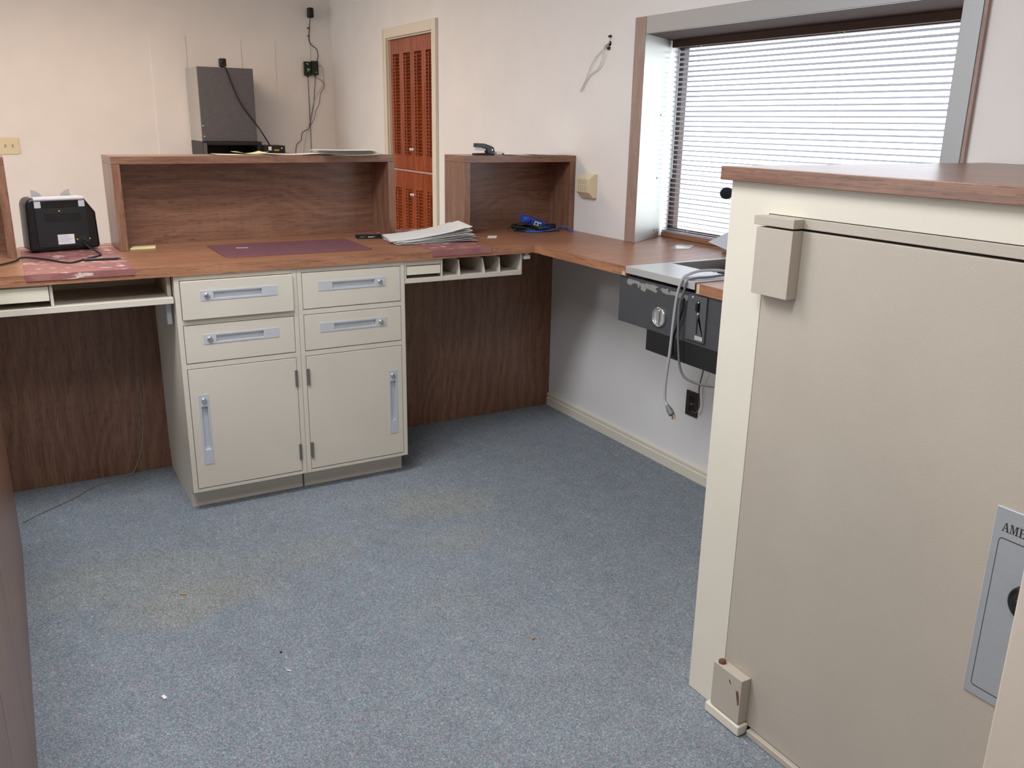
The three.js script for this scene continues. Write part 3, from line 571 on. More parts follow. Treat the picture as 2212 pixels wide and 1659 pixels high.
// blue handset box with tangled cords in the short hutch
{
  const t = thing('phone_jack_box', 'blue plastic handset with two white jacks resting on tangled cords', 'handset', [2.235, 1.014, 3.69], -0.12);
  const tilt = (g) => { g.rotateZ(-0.3); g.rotateX(0.25); return g; };
  part(t, 'case', tilt(bx(-0.062, 0.068, -0.016, 0.016, -0.024, 0.02, 0.006)), M.blue);
  part(t, 'cradle_bump', tilt(lathe([[0, 0.008], [0.014, 0.007], [0.019, 0.001], [0.019, -0.002]], [-0.04, 0.003, -0.024], CAMWARD, 20)), M.blue);
  for (const x of [0.012, 0.032]) { const j = part(t, 'jack', tilt(bx(x - 0.009, x + 0.0085, -0.011, 0.01, -0.0262, -0.0235, 0.001)), M.white, 'white modular jack'); part(t, 'socket', tilt(bx(x - 0.0045, x + 0.0045, -0.006, 0.005, -0.0272, -0.0258)), M.black); }
  const c = thing('cord_tangle', 'tangle of black and blue cords under the blue handset', 'cords', [2.27, HC, 3.69]);
  const r = rng(93), cyl = (n, cx, cd, rx, rd, y, m, rad, nm) => { const pts = []; for (let k = 0; k <= n; k++) { const a = k * 0.9 + 0.4; const q = 0.78 + 0.3 * r(); pts.push([clamp(cx + Math.cos(a) * rx * q, 2.1, 2.405), Math.max(HC + 0.0042, y + 0.012 + 0.012 * r() + 0.006 * Math.sin(a * 2.3)), clamp(cd + Math.sin(a) * rd * q, 3.6, 3.79)]); } part(c, nm, tube(pts, rad, n * 8, 6), m); };
  cyl(26, 2.245, 3.695, 0.085, 0.05, HC - 0.008, M.rubber, 0.0046, 'cord'); cyl(24, 2.265, 3.7, 0.115, 0.055, HC - 0.002, M.rubber, 0.0042, 'cord'); cyl(18, 2.21, 3.7, 0.085, 0.05, HC + 0.004, M.rubber, 0.004, 'cord'); cyl(14, 2.255, 3.69, 0.09, 0.052, HC - 0.006, M.blueCord, 0.0026, 'cord');
  part(c, 'cord', tube([[2.15, 0.968, 3.72], [2.2, 0.97, 3.632], [2.28, 0.97, 3.628], [2.34, 0.976, 3.64], [2.38, 0.985, 3.66], [2.402, 0.985, 3.64], [2.41, 0.97, 3.6]], 0.0032, 60, 6), M.blueCord);
  part(c, 'cord', tube([[2.12, 0.975, 3.73], [2.16, 1.005, 3.7], [2.2, 1.0, 3.645], [2.27, 0.97, 3.625], [2.36, 0.969, 3.63]], 0.0026, 50, 6), M.rubber);
  part(c, 'plug', bx(2.400, 2.412, 0.9655, 0.975, 3.585, 3.605, 0.002), M.blueCord);
}
// ---------------------------------------------------------------- things on the hutch tops
const YT = HC + 0.0005 + HT;                 // hutch tops
{
  const t = thing('stapler', 'black desktop stapler standing on the short hutch', 'stapler', [1.945, YT, 3.745], 0.02);
  const prof = (pts, a, b) => plate(pts, a, b, 0.002);
  part(t, 'base', prof([[-0.004, 0], [0.1, 0], [0.104, 0.008], [0.07, 0.0095], [-0.006, 0.008]], -0.016, 0.016), M.black);
  part(t, 'arm', prof((() => { const s = new THREE.Shape(); s.moveTo(0.0, 0.036); s.lineTo(0.002, 0.054); s.lineTo(0.042, 0.053); s.quadraticCurveTo(0.075, 0.047, 0.096, 0.035); s.lineTo(0.104, 0.0095); s.lineTo(0.062, 0.0098); s.lineTo(0.056, 0.031); s.quadraticCurveTo(0.03, 0.036, 0.0, 0.036); return s; })(), -0.015, 0.015), M.blackGloss);
  part(t, 'magazine', prof([[0.002, 0.024], [0.058, 0.02], [0.056, 0.0305], [0.002, 0.0355]], -0.009, 0.009), M.alu, 'pale metal magazine');
  part(t, 'pivot_pin', bar([0.086, 0.024, -0.018], [0.086, 0.024, 0.018], 0.003), M.chrome);
  const w = thing('correction_tape', 'small white and red correction tape beside the stapler', 'correction tape', [2.077, YT, 3.74]);
  part(w, 'case', bx(2.058, 2.088, YT + 0.0003, YT + 0.018, 3.73, 3.752, 0.004), M.white); part(w, 'cap', bx(2.0885, 2.1, YT + 0.0003, YT + 0.01, 3.734, 3.748, 0.003), std({ color: 0xb84a3a, roughness: 0.5 }));
  const sheet = (name, label, cx, cd, w_, l, rot, y, m, curl, seed, group) => {
    const g = new THREE.PlaneGeometry(w_, l, 8, 4), p = g.attributes.position, c = Math.cos(rot), s = Math.sin(rot);
    for (let i = 0; i < p.count; i++) { const x = p.getX(i), d = p.getY(i), e = Math.abs(x / w_ * 2), n = vnoise(x * 14 + seed, d * 14, 99, 99, seed); p.setXYZ(i, cx + x * c - d * s, y + curl * e * e * (0.5 + n), -(cd + x * s + d * c)); }
    const gg = g.toNonIndexed(); gg.computeVertexNormals(); return single(name, gg, m, label, 'paper', group);
  };
  sheet('paper_sheet', 'white sheet lying on the short hutch beside the stapler', 2.2, 3.745, 0.22, 0.12, 0.06, YT + 0.001, M.paper, 0.004, 3);
  sheet('paper_sheet', 'white sheet overhanging the wall end of the short hutch top', 2.33, 3.74, 0.2, 0.13, -0.1, YT + 0.002, M.paper, 0.003, 5);
  sheet('paper_sheet', 'crumpled pale yellow sheet on the long hutch top', 0.935, 3.885, 0.13, 0.1, 0.2, YT + 0.004, M.paperYellow, 0.007, 8);
  sheet('paper_sheet', 'white sheet under the yellow sheet on the long hutch', 0.9, 3.865, 0.24, 0.13, 0.05, YT + 0.001, M.paper, 0.002, 9);
  sheet('paper_sheet', 'white sheet in the middle of the long hutch top', 1.1, 3.86, 0.25, 0.14, -0.12, YT + 0.0015, M.paper, 0.006, 12);
  sheet('paper_sheet', 'yellow sheet hanging over the front of the long hutch', 1.34, 3.79, 0.26, 0.11, 0.16, YT + 0.0012, M.paperYellow, 0.003, 15);
  for (let k = 0; k < 5; k++) sheet('paper_sheet', 'white sheet in the loose pile on the long hutch top', 1.34 + 0.012 * (k % 3), 3.845 + 0.01 * k, 0.27, 0.14, 0.1 - 0.05 * k, YT + 0.005 + 0.0032 * k, M.paper, 0.002, 20, 'loose papers piled on the long hutch');
}

// ---------------------------------------------------------------- steel drive-up drawer
{
  const t = thing('transaction_drawer', 'stainless steel drive-up deal drawer with charcoal steel housing under the counter', 'drawer', [2.2, 0.67, 2.37]);
  part(t, 'flange', [slab(rect(1.985, 2.573, 2.207, 2.592), 0.9655, 0.9685, 0.0008, 'z', [rect(2.19, 2.53, 2.245, 2.574)]), bx(1.985, 1.9885, 0.942, 0.9655, 2.207, 2.592, 0.001, 'z')], M.steel, 'brushed stainless steel deck');
  part(t, 'tray', [bx(2.188, 2.19, 0.84, 0.9655, 2.245, 2.574), bx(2.53, 2.532, 0.84, 0.9655, 2.245, 2.574), bx(2.188, 2.532, 0.84, 0.9655, 2.574, 2.576), bx(2.188, 2.532, 0.84, 0.9655, 2.243, 2.245), bx(2.188, 2.532, 0.838, 0.84, 2.243, 2.576)], M.steelDark, 'recessed steel tray');
  part(t, 'housing', bx(2.0, XW - 0.0008, 0.7505, HU - 0.0012, 2.02, 2.643, 0.0015), M.charcoal, 'charcoal painted steel housing');
  part(t, 'lower_housing', bx(2.002, XW - 0.0008, 0.672, 0.75, 2.02, 2.468, 0.0015), M.black, 'black lower housing');
  // scraped paint showing bare metal in a ragged band under the counter edge
  const r = rng(17), bits = [];
  for (let k = 0; k < 60; k++) { const d = 2.22 + 0.37 * r(), w = 0.012 + 0.04 * r(), h = 0.004 + 0.009 * r(), y = 0.917 - 0.026 * r() * r() - (d < 2.33 ? 0.004 : 0); bits.push(wallplate([[d, y], [d + w * 0.3, y - h], [d + w, y - h * 0.6], [d + w * 0.8, y + h * 0.4], [d + w * 0.4, y + h * 0.25]], 1.9992 - k * 0.000012, 1.99995)); }
  part(t, 'scraped_paint', bits, std({ color: 0x8f8f8c, roughness: 0.8 }), 'pale scraped patches');
  const kc = [2.0, 0.81, 2.397];
  part(t, 'latch_ring', lathe([[0.030, 0.001], [0.031, 0.006], [0.034, 0.008], [0.037, 0.005], [0.037, -0.001]], kc, ROOMWARD, 40), M.chrome, 'round chrome latch ring');
  part(t, 'latch_cup', lathe([[0, 0.0012], [0.0305, 0.0012], [0.0305, 0.0004]], kc, ROOMWARD, 32), M.steel);
  part(t, 'latch_handle', wallplate(rrect(2.388, 2.406, 0.782, 0.838, 0.006), 1.9915, 1.9985, [], 0.002), M.chrome, 'chrome latch handle');
  part(t, 'slide_plate', wallplate(rect(2.15, 2.245, 0.765, 0.922), 1.9925, 1.9995, [rect(2.182, 2.197, 0.868, 0.905), rect(2.186, 2.193, 0.79, 0.868)], 0.0012), std({ color: 0x55565a, roughness: 0.45 }), 'dark grey slide plate');
  part(t, 'slide_lever', [bx(1.984, 1.9995, 0.872, 0.9, 2.183, 2.196, 0.002)], M.blackGloss, 'black lever');
  part(t, 'maker_label', card([1.9918, 0.772, 2.196], [1.9918, 0.772, 2.158], [1.9918, 0.786, 2.158], [1.9918, 0.786, 2.196]), canvasMat(128, 48, (c, w, h) => { c.fillStyle = '#c9c8c6'; c.fillRect(0, 0, w, h); c.fillStyle = '#77757a'; for (let k = 0; k < 3; k++) c.fillRect(10, 10 + k * 12, 90 + 8 * k, 4); }), 'white printed label');
  part(t, 'screw', [[0.915, 2.22], [0.9, 2.19], [0.862, 2.189]].map(([y, d]) => lathe([[0, 0.002], [0.003, 0.0015], [0.004, 0]], [1.9925, y, d], ROOMWARD, 10)), M.alu);
  // cord with plug
  const a = thing('extension_cord', 'light grey cord hanging over the steel drawer edge, ending in a plug', 'cord', [1.975, 0.48, 2.29]);
  part(a, 'cable', tube([[2.26, 0.95, 2.26], [2.2, 0.978, 2.30], [2.12, 0.981, 2.325], [2.05, 0.976, 2.31], [1.99, 0.9735, 2.272], [1.977, 0.95, 2.272], [1.975, 0.89, 2.284], [1.974, 0.80, 2.291], [1.974, 0.706, 2.297], [1.974, 0.6, 2.308], [1.974, 0.53, 2.306], [1.974, 0.508, 2.29]], 0.0052, 110, 8), M.greyCord);
  part(a, 'plug', [bar([1.974, 0.509, 2.291], [1.974, 0.497, 2.279], 0.0065, 0.0105), bar([1.974, 0.497, 2.279], [1.974, 0.482, 2.262], 0.0115, 0.0115)], std({ color: 0x77787b, roughness: 0.5 }), 'grey three pin plug');
  part(a, 'prong', [bx(1.9685, 1.97, 0.468, 0.482, 2.25, 2.256), bx(1.978, 1.9795, 0.468, 0.482, 2.25, 2.256), bar([1.974, 0.4835, 2.255], [1.974, 0.472, 2.242], 0.0022)], std({ color: 0xb98f6a, roughness: 0.35, metalness: 0.9 }));
  single('power_lead', tube([[2.27, 0.95, 2.262], [2.19, 0.9745, 2.244], [2.08, 0.9735, 2.243], [2.02, 0.9735, 2.245], [1.985, 0.965, 2.246], [1.977, 0.93, 2.25], [1.9755, 0.877, 2.266], [1.9755, 0.78, 2.262], [1.9755, 0.70, 2.250], [1.976, 0.66, 2.238], [1.977, 0.633, 2.212], [1.98, 0.627, 2.15], [1.98, 0.638, 2.07], [1.98, 0.66, 1.98]], 0.0042, 110, 8), std({ color: 0x68686d, roughness: 0.5 }), 'dark grey cord looping below the black drawer housing', 'cord');
  single('strap', tube([[1.988, 0.905, 2.258], [1.987, 0.86, 2.262], [1.986, 0.80, 2.283], [1.986, 0.745, 2.298], [1.992, 0.69, 2.30]], 0.004, 40, 6), M.black, 'short black strap against the charcoal drawer housing', 'strap');
  // outlet on the wall below with its cable
  const o = thing('wall_outlet', 'dark brown electrical outlet low on the wall under the drawer', 'outlet', [XW, 0.28, 2.68]);
  part(o, 'cover_plate', wallplate(rrect(2.64, 2.714, 0.278, 0.388, 0.004), XW - 0.0075, XW - 0.0004, [], 0.002), M.brownPlastic);
  for (const y of [0.353, 0.313]) part(o, 'receptacle', wallplate(rrect(2.661, 2.693, y - 0.014, y + 0.014, 0.008), XW - 0.0095, XW - 0.0075, [], 0.0006), M.black);
  part(o, 'screw', lathe([[0, 0.0015], [0.0025, 0.001], [0.003, 0]], [XW - 0.0075, 0.333, 2.677], ROOMWARD, 10), M.alu);
  single('lamp_cord', tube([[2.36, 0.671, 2.52], [2.38, 0.6, 2.545], [2.41, 0.5, 2.59], [2.425, 0.42, 2.62], [2.426, 0.35, 2.612], [2.428, 0.31, 2.63], [2.437, 0.305, 2.668]], 0.0028, 60, 6), std({ color: 0x5a5754, roughness: 0.6 }), 'thin grey cable running from the drawer housing to the brown outlet', 'cable');
  // gooseneck microphone
  const m = thing('microphone', 'black foam tipped gooseneck microphone beside the safe top', 'microphone', [2.64, HC, 2.40]);
  part(m, 'base', lathe([[0.045, 0], [0.045, 0.012], [0.03, 0.02], [0.012, 0.024], [0, 0.024]], [2.64, HC + 0.0005, 2.4], UP, 26), M.black);
  part(m, 'gooseneck', tube([[2.64, 0.985, 2.40], [2.648, 1.08, 2.42], [2.63, 1.17, 2.5], [2.59, 1.212, 2.59], [2.545, 1.216, 2.625]], 0.005, 40, 8), M.rubber);
  const s = new THREE.SphereGeometry(0.0235, 24, 16).toNonIndexed(); s.scale(1.25, 1, 1); s.translate(2.512, 1.218, -2.648); part(m, 'foam_tip', s, std({ color: 0x1c1f28, roughness: 1 }));
  // odds and ends in the window recess
  single('plastic_sleeve', slab([[2.45, 2.905], [2.53, 2.87], [2.64, 2.95], [2.56, 2.985]], HC + 0.0004, HC + 0.0022, 0.0006), phy({ color: 0xdfe6e6, roughness: 0.2, transmission: 0.5, thickness: 0 }), 'clear plastic sleeve lying on the counter by the blinds', 'sleeve');
  const tr = thing('document_holder', 'pale grey sloped document tray standing before the blinds', 'tray', [2.62, HC, 2.72]);
  const slope = bx(-0.06, 0.06, -0.0015, 0.0015, -0.07, 0.07, 0.0008); slope.rotateX(0.2); slope.rotateZ(0.32); slope.translate(2.6, HC + 0.05, -2.69); part(tr, 'panel', slope, std({ color: 0xd6dde2, roughness: 0.4 }));
  part(tr, 'foot', bx(2.60, 2.67, HC + 0.0004, HC + 0.03, 2.62, 2.74, 0.002), std({ color: 0x9aa2a8, roughness: 0.5 }));
  const dv = thing('intercom_speaker', 'small dark round speaker inside the steel drawer tray', 'speaker', [2.35, 0.84, 2.47]);
  part(dv, 'body', lathe([[0.045, 0], [0.045, 0.075], [0.038, 0.09], [0, 0.092]], [2.38, 0.8405, 2.49], UP, 26), M.black); part(dv, 'rim', lathe([[0.03, 0.0905], [0.036, 0.095], [0.04, 0.088]], [2.38, 0.8405, 2.49], UP, 26), M.chrome);
}

// ---------------------------------------------------------------- things on the window wall
{
  const a = thing('alarm_sounder', 'beige plastic sounder box with grille holes on the wall beside the short hutch', 'sounder', [XW, 1.135, 3.51]);
  const g = plate([[XW - 0.0005, 1.136], [XW - 0.0005, 1.247], [XW - 0.018, 1.247], [XW - 0.046, 1.226], [XW - 0.046, 1.163], [XW - 0.02, 1.136]], 3.452, 3.562, 0.002);
  part(a, 'case', g, M.beige);
  const holes = []; for (const y of [1.215, 1.205, 1.19, 1.18, 1.17]) for (const d of [3.485, 3.505, 3.525, 3.54]) holes.push(lathe([[0, 0.0006], [0.0022, 0.0005], [0.0022, 0]], [XW - 0.046, y, d], ROOMWARD, 8));
  part(a, 'grille_holes', holes, M.brownPlastic);
  const w = thing('loose_wires', 'white bell wires dangling from a hole in the window wall', 'wires', [XW, 1.62, 3.5]);
  part(w, 'hole', lathe([[0, 0.0008], [0.009, 0.0007], [0.011, 0.0002]], [XW, 1.822, 3.40], ROOMWARD, 14), M.gap);
  part(w, 'anchor', [bar([XW, 1.853, 3.395], [XW - 0.012, 1.85, 3.393], 0.006), bar([XW, 1.805, 3.402], [XW - 0.01, 1.80, 3.402], 0.007)], M.black);
  part(w, 'wire', tube([[XW - 0.005, 1.855, 3.395], [2.432, 1.825, 3.392], [2.432, 1.809, 3.424], [2.434, 1.731, 3.454], [2.434, 1.688, 3.545], [2.434, 1.622, 3.606]], 0.0034, 50, 6), M.white);
  part(w, 'wire', tube([[XW - 0.005, 1.826, 3.396], [2.438, 1.778, 3.484], [2.438, 1.734, 3.532], [2.439, 1.684, 3.567], [2.439, 1.625, 3.617]], 0.003, 50, 6), M.white);
}

// ---------------------------------------------------------------- safe and its enclosure
{
  const X = 1.4595, e = thing('safe_enclosure', 'cream painted cabinet boxed around the safe with wood grain top', 'cabinet', [1.95, 0, 1.1]);
  const DF = 1.5227, DN = 0.626;
  part(e, 'front_panel', wallplate([[DN, 1.2905], [1.4005, 1.2905], [1.4005, 0.001], [DF, 0.001], [DF, 1.355], [DN, 1.355]], X, X + 0.03, [], 0.001), M.cream);
  part(e, 'end_panel', bx(X + 0.0305, XW - 0.015, 0.001, 1.355, DF - 0.022, DF - 0.0005, 0.001), M.cream);
  part(e, 'top_board', slab([[1.4404, 1.5425], [1.4404, DN], [XW - 0.001, DN], [XW - 0.001, 1.5425]], 1.3555, 1.3864, 0.0015, 'z'), M.wood, 'wood grain laminate top');

  const s = thing('floor_safe', 'heavy beige steel safe with block hinges set in the cream enclosure', 'safe', [1.8, 0, 1.0]);
  const D1 = 1.3985, D0 = 0.64;
  part(s, 'body', bx(X + 0.065, XW - 0.03, 0.004, 1.286, D0, D1, 0.002), M.safe);
  part(s, 'frame_strip', bx(X - 0.001, X + 0.064, 1.2675, 1.289, D0, D1, 0.0015), M.safe);
  const door = part(s, 'door', bx(X - 0.001, X + 0.06, 0.022, 1.2625, D0, D1, 0.002), M.safe);
  part(s, 'base_strip', bx(X - 0.012, X + 0.064, 0.001, 0.0195, D0, D1 - 0.105, 0.003), M.safe);
  // hinges
  const P = 0.032;
  part(s, 'hinge_cap', bx(X - P, X - 0.0015, 1.268, 1.2875, 1.298, 1.412, 0.001), M.safe);
  part(s, 'hinge_block', bx(X - P, X - 0.0015, 1.117, 1.2635, 1.298, 1.402, 0.001), M.safe);
  part(s, 'hinge_block', bx(X - P, X - 0.0015, 0.034, 0.158, 1.305, 1.405, 0.001), M.safe);
  part(s, 'hinge_foot', bx(X - P - 0.004, X - 0.0015, 0.002, 0.03, 1.298, 1.42, 0.004), M.cream);
  part(s, 'hinge_pin', lathe([[0.0095, 0], [0.0095, 0.006], [0.006, 0.009], [0, 0.0095]], [X - 0.018, 0.1582, 1.39], UP, 16), M.rust, 'brown pin head');
  part(s, 'chipped_paint', [wallplate([[1.314, 0.124], [1.322, 0.122], [1.319, 0.108], [1.312, 0.085], [1.308, 0.088], [1.309, 0.105], [1.311, 0.115]], X - P - 0.0003, X - P + 0.0002), wallplate([[1.345, 0.14], [1.349, 0.138], [1.342, 0.128], [1.34, 0.131]], X - P - 0.0003, X - P + 0.0002)], M.rust, 'dark chips in the paint');
  // name plate with combination dial
  const pm = canvasMat(512, 1024, (c, w, h) => {
    c.fillStyle = '#a9adb0'; c.fillRect(0, 0, w, h);
    const R = rng(5); for (let k = 0; k < 2600; k++) { const v = 150 + 50 * R(); c.fillStyle = `rgba(${v},${v + 3},${v + 5},0.15)`; c.fillRect(R() * w, R() * h, 30 + 60 * R(), 2); }
    c.fillStyle = '#2e2b2c'; c.font = 'bold 64px serif'; c.textBaseline = 'middle'; c.fillText('AMERICAN', 52, 92);
    c.strokeStyle = '#3b3d3f'; c.lineWidth = 5; const x = 46, y = 150, W2 = w - 92, H2 = h - 200, r = 24; c.beginPath(); c.moveTo(x + r, y); c.lineTo(x + W2 - r, y); c.quadraticCurveTo(x + W2, y, x + W2, y + r); c.lineTo(x + W2, y + H2 - r); c.quadraticCurveTo(x + W2, y + H2, x + W2 - r, y + H2); c.lineTo(x + r, y + H2); c.quadraticCurveTo(x, y + H2, x, y + H2 - r); c.lineTo(x, y + r); c.quadraticCurveTo(x, y, x + r, y); c.stroke();
  }, { roughness: 0.45, metalness: 0.15 });
  part(door, 'name_plate', bx(X - 0.0045, X - 0.0012, 0.461, 0.839, 0.648, 0.79, 0.0008), M.alu);
  part(door, 'name_plate_print', card([X - 0.0048, 0.462, 0.789], [X - 0.0048, 0.462, 0.649], [X - 0.0048, 0.838, 0.649], [X - 0.0048, 0.838, 0.789]), pm, 'brushed grey plate with black lettering');
  part(door, 'combination_dial', lathe([[0.034, 0], [0.034, 0.01], [0.03, 0.014], [0.016, 0.016], [0.015, 0.03], [0, 0.031]], [X - 0.005, 0.685, 0.703], ROOMWARD, 30), M.blackGloss, 'black combination dial');
}

// ---------------------------------------------------------------- lobby behind the counter
{
  // equipment rack with grey cabinet
  const t = thing('equipment_cabinet', 'tall charcoal grey steel cabinet with open black bay at the back wall', 'cabinet', [1.5, 0, 7.0]);
  part(t, 'upper_case', bx(1.306, 1.70, 1.3125, 1.825, 6.802, 7.2, 0.003), M.grey, 'charcoal front');
  part(t, 'side_panel', bx(1.3, 1.3055, 0.002, 1.825, 6.803, 7.2, 0.001), M.greyLight, 'grey side painted paler as if lit from the left');  // left face coloured paler to stand for light falling on it
  part(t, 'bay_frame', [bx(1.296, 1.33, 0.8, 1.312, 6.765, 7.19, 0.003), bx(1.69, 1.722, 0.8, 1.312, 6.765, 7.19, 0.003), bx(1.3305, 1.6895, 1.285, 1.312, 6.765, 7.19, 0.003), bx(1.3305, 1.6895, 0.8, 0.83, 6.765, 7.19), bx(1.3305, 1.6895, 0.83, 1.285, 7.17, 7.19)], M.black, 'black open bay');
  part(t, 'bay_trim', bx(1.3, 1.326, 0.802, 1.3, 6.7615, 6.7645, 0.001), M.grey);
  part(t, 'lower_case', bx(1.306, 1.71, 0.002, 0.7995, 6.78, 7.2, 0.003), M.grey);
  part(t, 'rivet', [[1.306, 1.42], [1.311, 1.345]].map(([x, y]) => lathe([[0, 0.002], [0.004, 0.001], [0.005, 0]], [x + 0.01, y, 6.802], CAMWARD, 10)), M.alu);
  // desk and black device beside
  const k = thing('lobby_stand', 'narrow dark stand beside the grey cabinet at the back wall', 'stand', [1.82, 0, 6.95]);
  part(k, 'top', bx(1.728, 1.93, 1.205, 1.23, 6.66, 7.19, 0.002), M.wood); part(k, 'side', bx(1.73, 1.755, 0.002, 1.2045, 6.68, 7.18), M.wood); part(k, 'side', bx(1.903, 1.928, 0.002, 1.2045, 6.68, 7.18), M.wood);
  const v = thing('video_recorder', 'black electronics box with white tag and yellow label beside the grey cabinet', 'recorder', [1.8, 1.231, 6.8]);
  part(v, 'case', bx(1.725, 1.878, 1.2312, 1.285, 6.7, 6.95, 0.002), M.black);
  part(v, 'tag', bx(1.752, 1.776, 1.251, 1.278, 6.6985, 6.6995), M.white, 'white tag'); part(v, 'label', bx(1.795, 1.832, 1.247, 1.258, 6.6985, 6.6995), M.yellow, 'yellow label');
  part(v, 'port', lathe([[0, 0.002], [0.005, 0.0015], [0.006, 0]], [1.853, 1.266, 6.7], CAMWARD, 12), M.alu);
  // small camera on the cabinet
  const c = thing('desk_camera', 'small black camera standing on the grey cabinet with its cable', 'camera', [1.49, 1.825, 6.83]);
  part(c, 'body', bx(1.468, 1.516, 1.83, 1.887, 6.8, 6.85, 0.008), M.black); part(c, 'foot', bx(1.478, 1.506, 1.8255, 1.831, 6.805, 6.845, 0.002), M.black);
  part(c, 'lens', lathe([[0, 0.004], [0.012, 0.003], [0.015, 0]], [1.492, 1.862, 6.8], CAMWARD, 18), M.blackGloss);
  part(c, 'cable', tube([[1.499, 1.84, 6.797], [1.505, 1.815, 6.79], [1.556, 1.667, 6.79], [1.602, 1.565, 6.79], [1.695, 1.437, 6.79], [1.735, 1.368, 6.77], [1.775, 1.3, 6.77], [1.78, 1.288, 6.78]], 0.0055, 70, 7), M.rubber);
  // wall camera, two network boxes and hanging cables
  const w = thing('wall_camera', 'small black security camera high on the back wall', 'camera', [2.27, 2.23, DB]);
  part(w, 'body', bx(2.247, 2.293, 2.24, 2.315, 7.15, 7.2, 0.01), M.black); part(w, 'mount', bx(2.26, 2.28, 2.262, 2.29, 7.2, DB - 0.0004, 0.002), M.black);
  part(w, 'lens', lathe([[0, 0.004], [0.012, 0.003], [0.014, 0]], [2.27, 2.29, 7.15], CAMWARD, 18), M.blackGloss);
  part(w, 'cable', tube([[2.273, 2.245, 7.19], [2.271, 2.172, 7.218], [2.264, 2.081, 7.218], [2.278, 2.047, 7.215], [2.321, 2.014, 7.215], [2.33, 1.964, 7.215], [2.312, 1.918, 7.205]], 0.003, 60, 6), M.rubber);
  part(w, 'cable', tube([[2.267, 2.12, 7.22], [2.271, 1.997, 7.22], [2.269, 1.924, 7.215]], 0.0018, 20, 5), M.greyCord);
  for (const [x, y] of [[2.252, 2.165], [2.255, 2.108]]) part(w, 'cable_clip', bx(x, x + 0.012, y, y + 0.008, 7.213, DB - 0.0003, 0.001), M.rubber);
  const box = (label, x0, x1, y0, y1, turn, leds) => {
    const g = thing('network_box', label, 'network box', [(x0 + x1) / 2, y0, DB - 0.014], turn), hx = (x1 - x0) / 2, hy = y1 - y0;
    part(g, 'case', bx(-hx, hx, 0, hy, -0.022, 0.01, 0.004), M.black);
    for (const [lx, ly] of leds) part(g, 'indicator_light', bx(lx - 0.003, lx + 0.003, ly - 0.0025, ly + 0.0025, -0.0232, -0.0215), M.led, 'small green indicator light');
    part(g, 'plug', bx(-0.006, 0.006, -0.014, 0.002, -0.014, -0.002, 0.002), M.rubber);
  };
  box('black network box with green indicator lights on the back wall', 2.207, 2.262, 1.812, 1.918, 0.03, [[-0.008, 0.09], [0.0, 0.086], [-0.004, 0.05], [0.004, 0.045], [0.012, 0.048], [0.0, 0.035]]);
  box('narrow black power box beside the network box with green lights', 2.268, 2.322, 1.82, 1.925, -0.03, [[0.008, 0.02]]);
  const h = thing('hanging_cables', 'thin dark cables hanging down the back wall below the network boxes', 'cables', [2.24, 1.2, DB - 0.02]);
  for (const [pts, r, m] of [
    [[[2.236, 1.794, 7.205], [2.239, 1.666, 7.215], [2.239, 1.52, 7.215], [2.23, 1.417, 7.215], [2.169, 1.372, 7.215], [2.158, 1.312, 7.215], [2.111, 1.253, 7.215], [2.105, 1.0, 7.215]], 0.0024, M.rubber],
    [[[2.294, 1.802, 7.205], [2.292, 1.74, 7.213], [2.274, 1.594, 7.213], [2.24, 1.454, 7.21], [2.239, 1.372, 7.213], [2.237, 1.0, 7.213]], 0.0024, M.rubber],
    [[[2.329, 1.886, 7.213], [2.36, 1.887, 7.216], [2.368, 1.823, 7.216], [2.357, 1.742, 7.216], [2.289, 1.646, 7.208], [2.253, 1.535, 7.208], [2.226, 1.424, 7.206], [2.199, 1.35, 7.208], [2.173, 1.23, 7.208], [2.165, 1.0, 7.208]], 0.002, M.greyCord],
    [[[2.297, 1.8, 7.2], [2.347, 1.778, 7.2], [2.369, 1.739, 7.204], [2.334, 1.676, 7.204], [2.319, 1.602, 7.204], [2.288, 1.543, 7.204], [2.269, 1.477, 7.204], [2.222, 1.41, 7.203]], 0.0024, std({ color: 0x7a4a48, roughness: 0.6 })],
  ]) part(h, 'cable', tube(pts, r, 70, 6), m);
  const s = thing('light_switch', 'beige double switch plate on the back wall behind the bill counter', 'switch', [0.08, 1.21, DB]);
  part(s, 'cover_plate', plate(rrect(0.012, 0.137, 1.208, 1.322, 0.006), DB - 0.007, DB - 0.0004, 0.002), M.beige);
  for (const x of [0.052, 0.097]) part(s, 'toggle', [bx(x - 0.005, x + 0.005, 1.254, 1.276, DB - 0.0085, DB - 0.007), bx(x - 0.003, x + 0.003, 1.262, 1.274, DB - 0.016, DB - 0.007, 0.001)], M.greyLight);
}

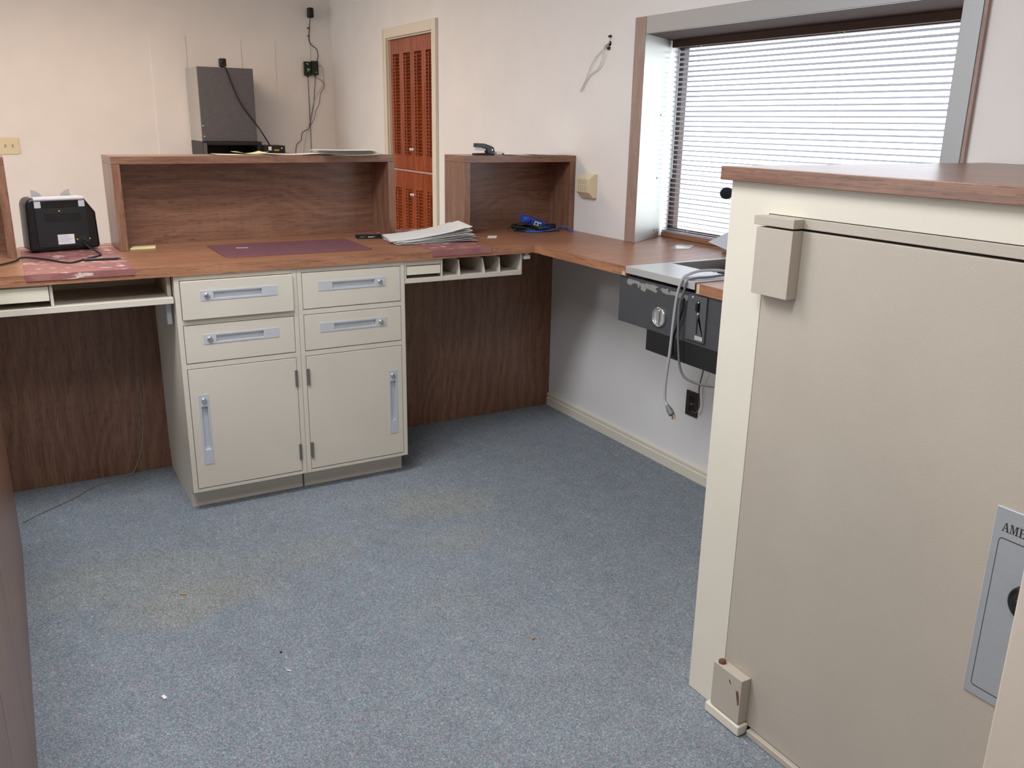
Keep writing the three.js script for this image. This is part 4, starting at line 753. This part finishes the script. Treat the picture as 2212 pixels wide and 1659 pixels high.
// ---------------------------------------------------------------- on the carpet
{
  single('phone_wire', tube([[0.392, 0.5, 3.82], [0.392, 0.35, 3.819], [0.39, 0.226, 3.818], [0.373, 0.113, 3.812], [0.34, 0.03, 3.80], [0.301, 0.004, 3.784], [0.171, 0.004, 3.731], [0.095, 0.004, 3.65], [-0.033, 0.004, 3.546], [-0.1, 0.004, 3.486]], 0.0022, 80, 6), std({ color: 0x8d8883, roughness: 0.6 }), 'thin grey wire running down the kneehole panel and across the carpet', 'wire');
  const scrap = (name, label, x, d, w, l, a, m, y = 0.0035) => { const g = bx(-w / 2, w / 2, 0.0006, y, -l / 2, l / 2, 0.0008); g.rotateY(a); g.translate(x, 0, -d); single(name, g, m, label, 'scrap'); };
  scrap('paper_scrap', 'small white paper scrap on the carpet by the desk side', 0.196, 2.148, 0.009, 0.018, 0.3, M.white);
  scrap('wood_splinter', 'tan splinter on the stained carpet before the left kneehole', 0.335, 2.668, 0.006, 0.02, 0.9, std({ color: 0xb09060, roughness: 0.9 }));
  scrap('dry_leaf_bit', 'tiny orange brown crumb on the open carpet', 1.199, 1.918, 0.012, 0.008, 0.2, std({ color: 0xa8835f, roughness: 0.9 }));
  scrap('pebble', 'tiny dark speck on the carpet beside a white thread', 0.522, 2.203, 0.006, 0.006, 0, M.black);
  scrap('thread', 'short white thread on the carpet beside a dark speck', 0.518, 2.105, 0.003, 0.016, 0.8, M.white);
}

renderer.render(scene, camera);
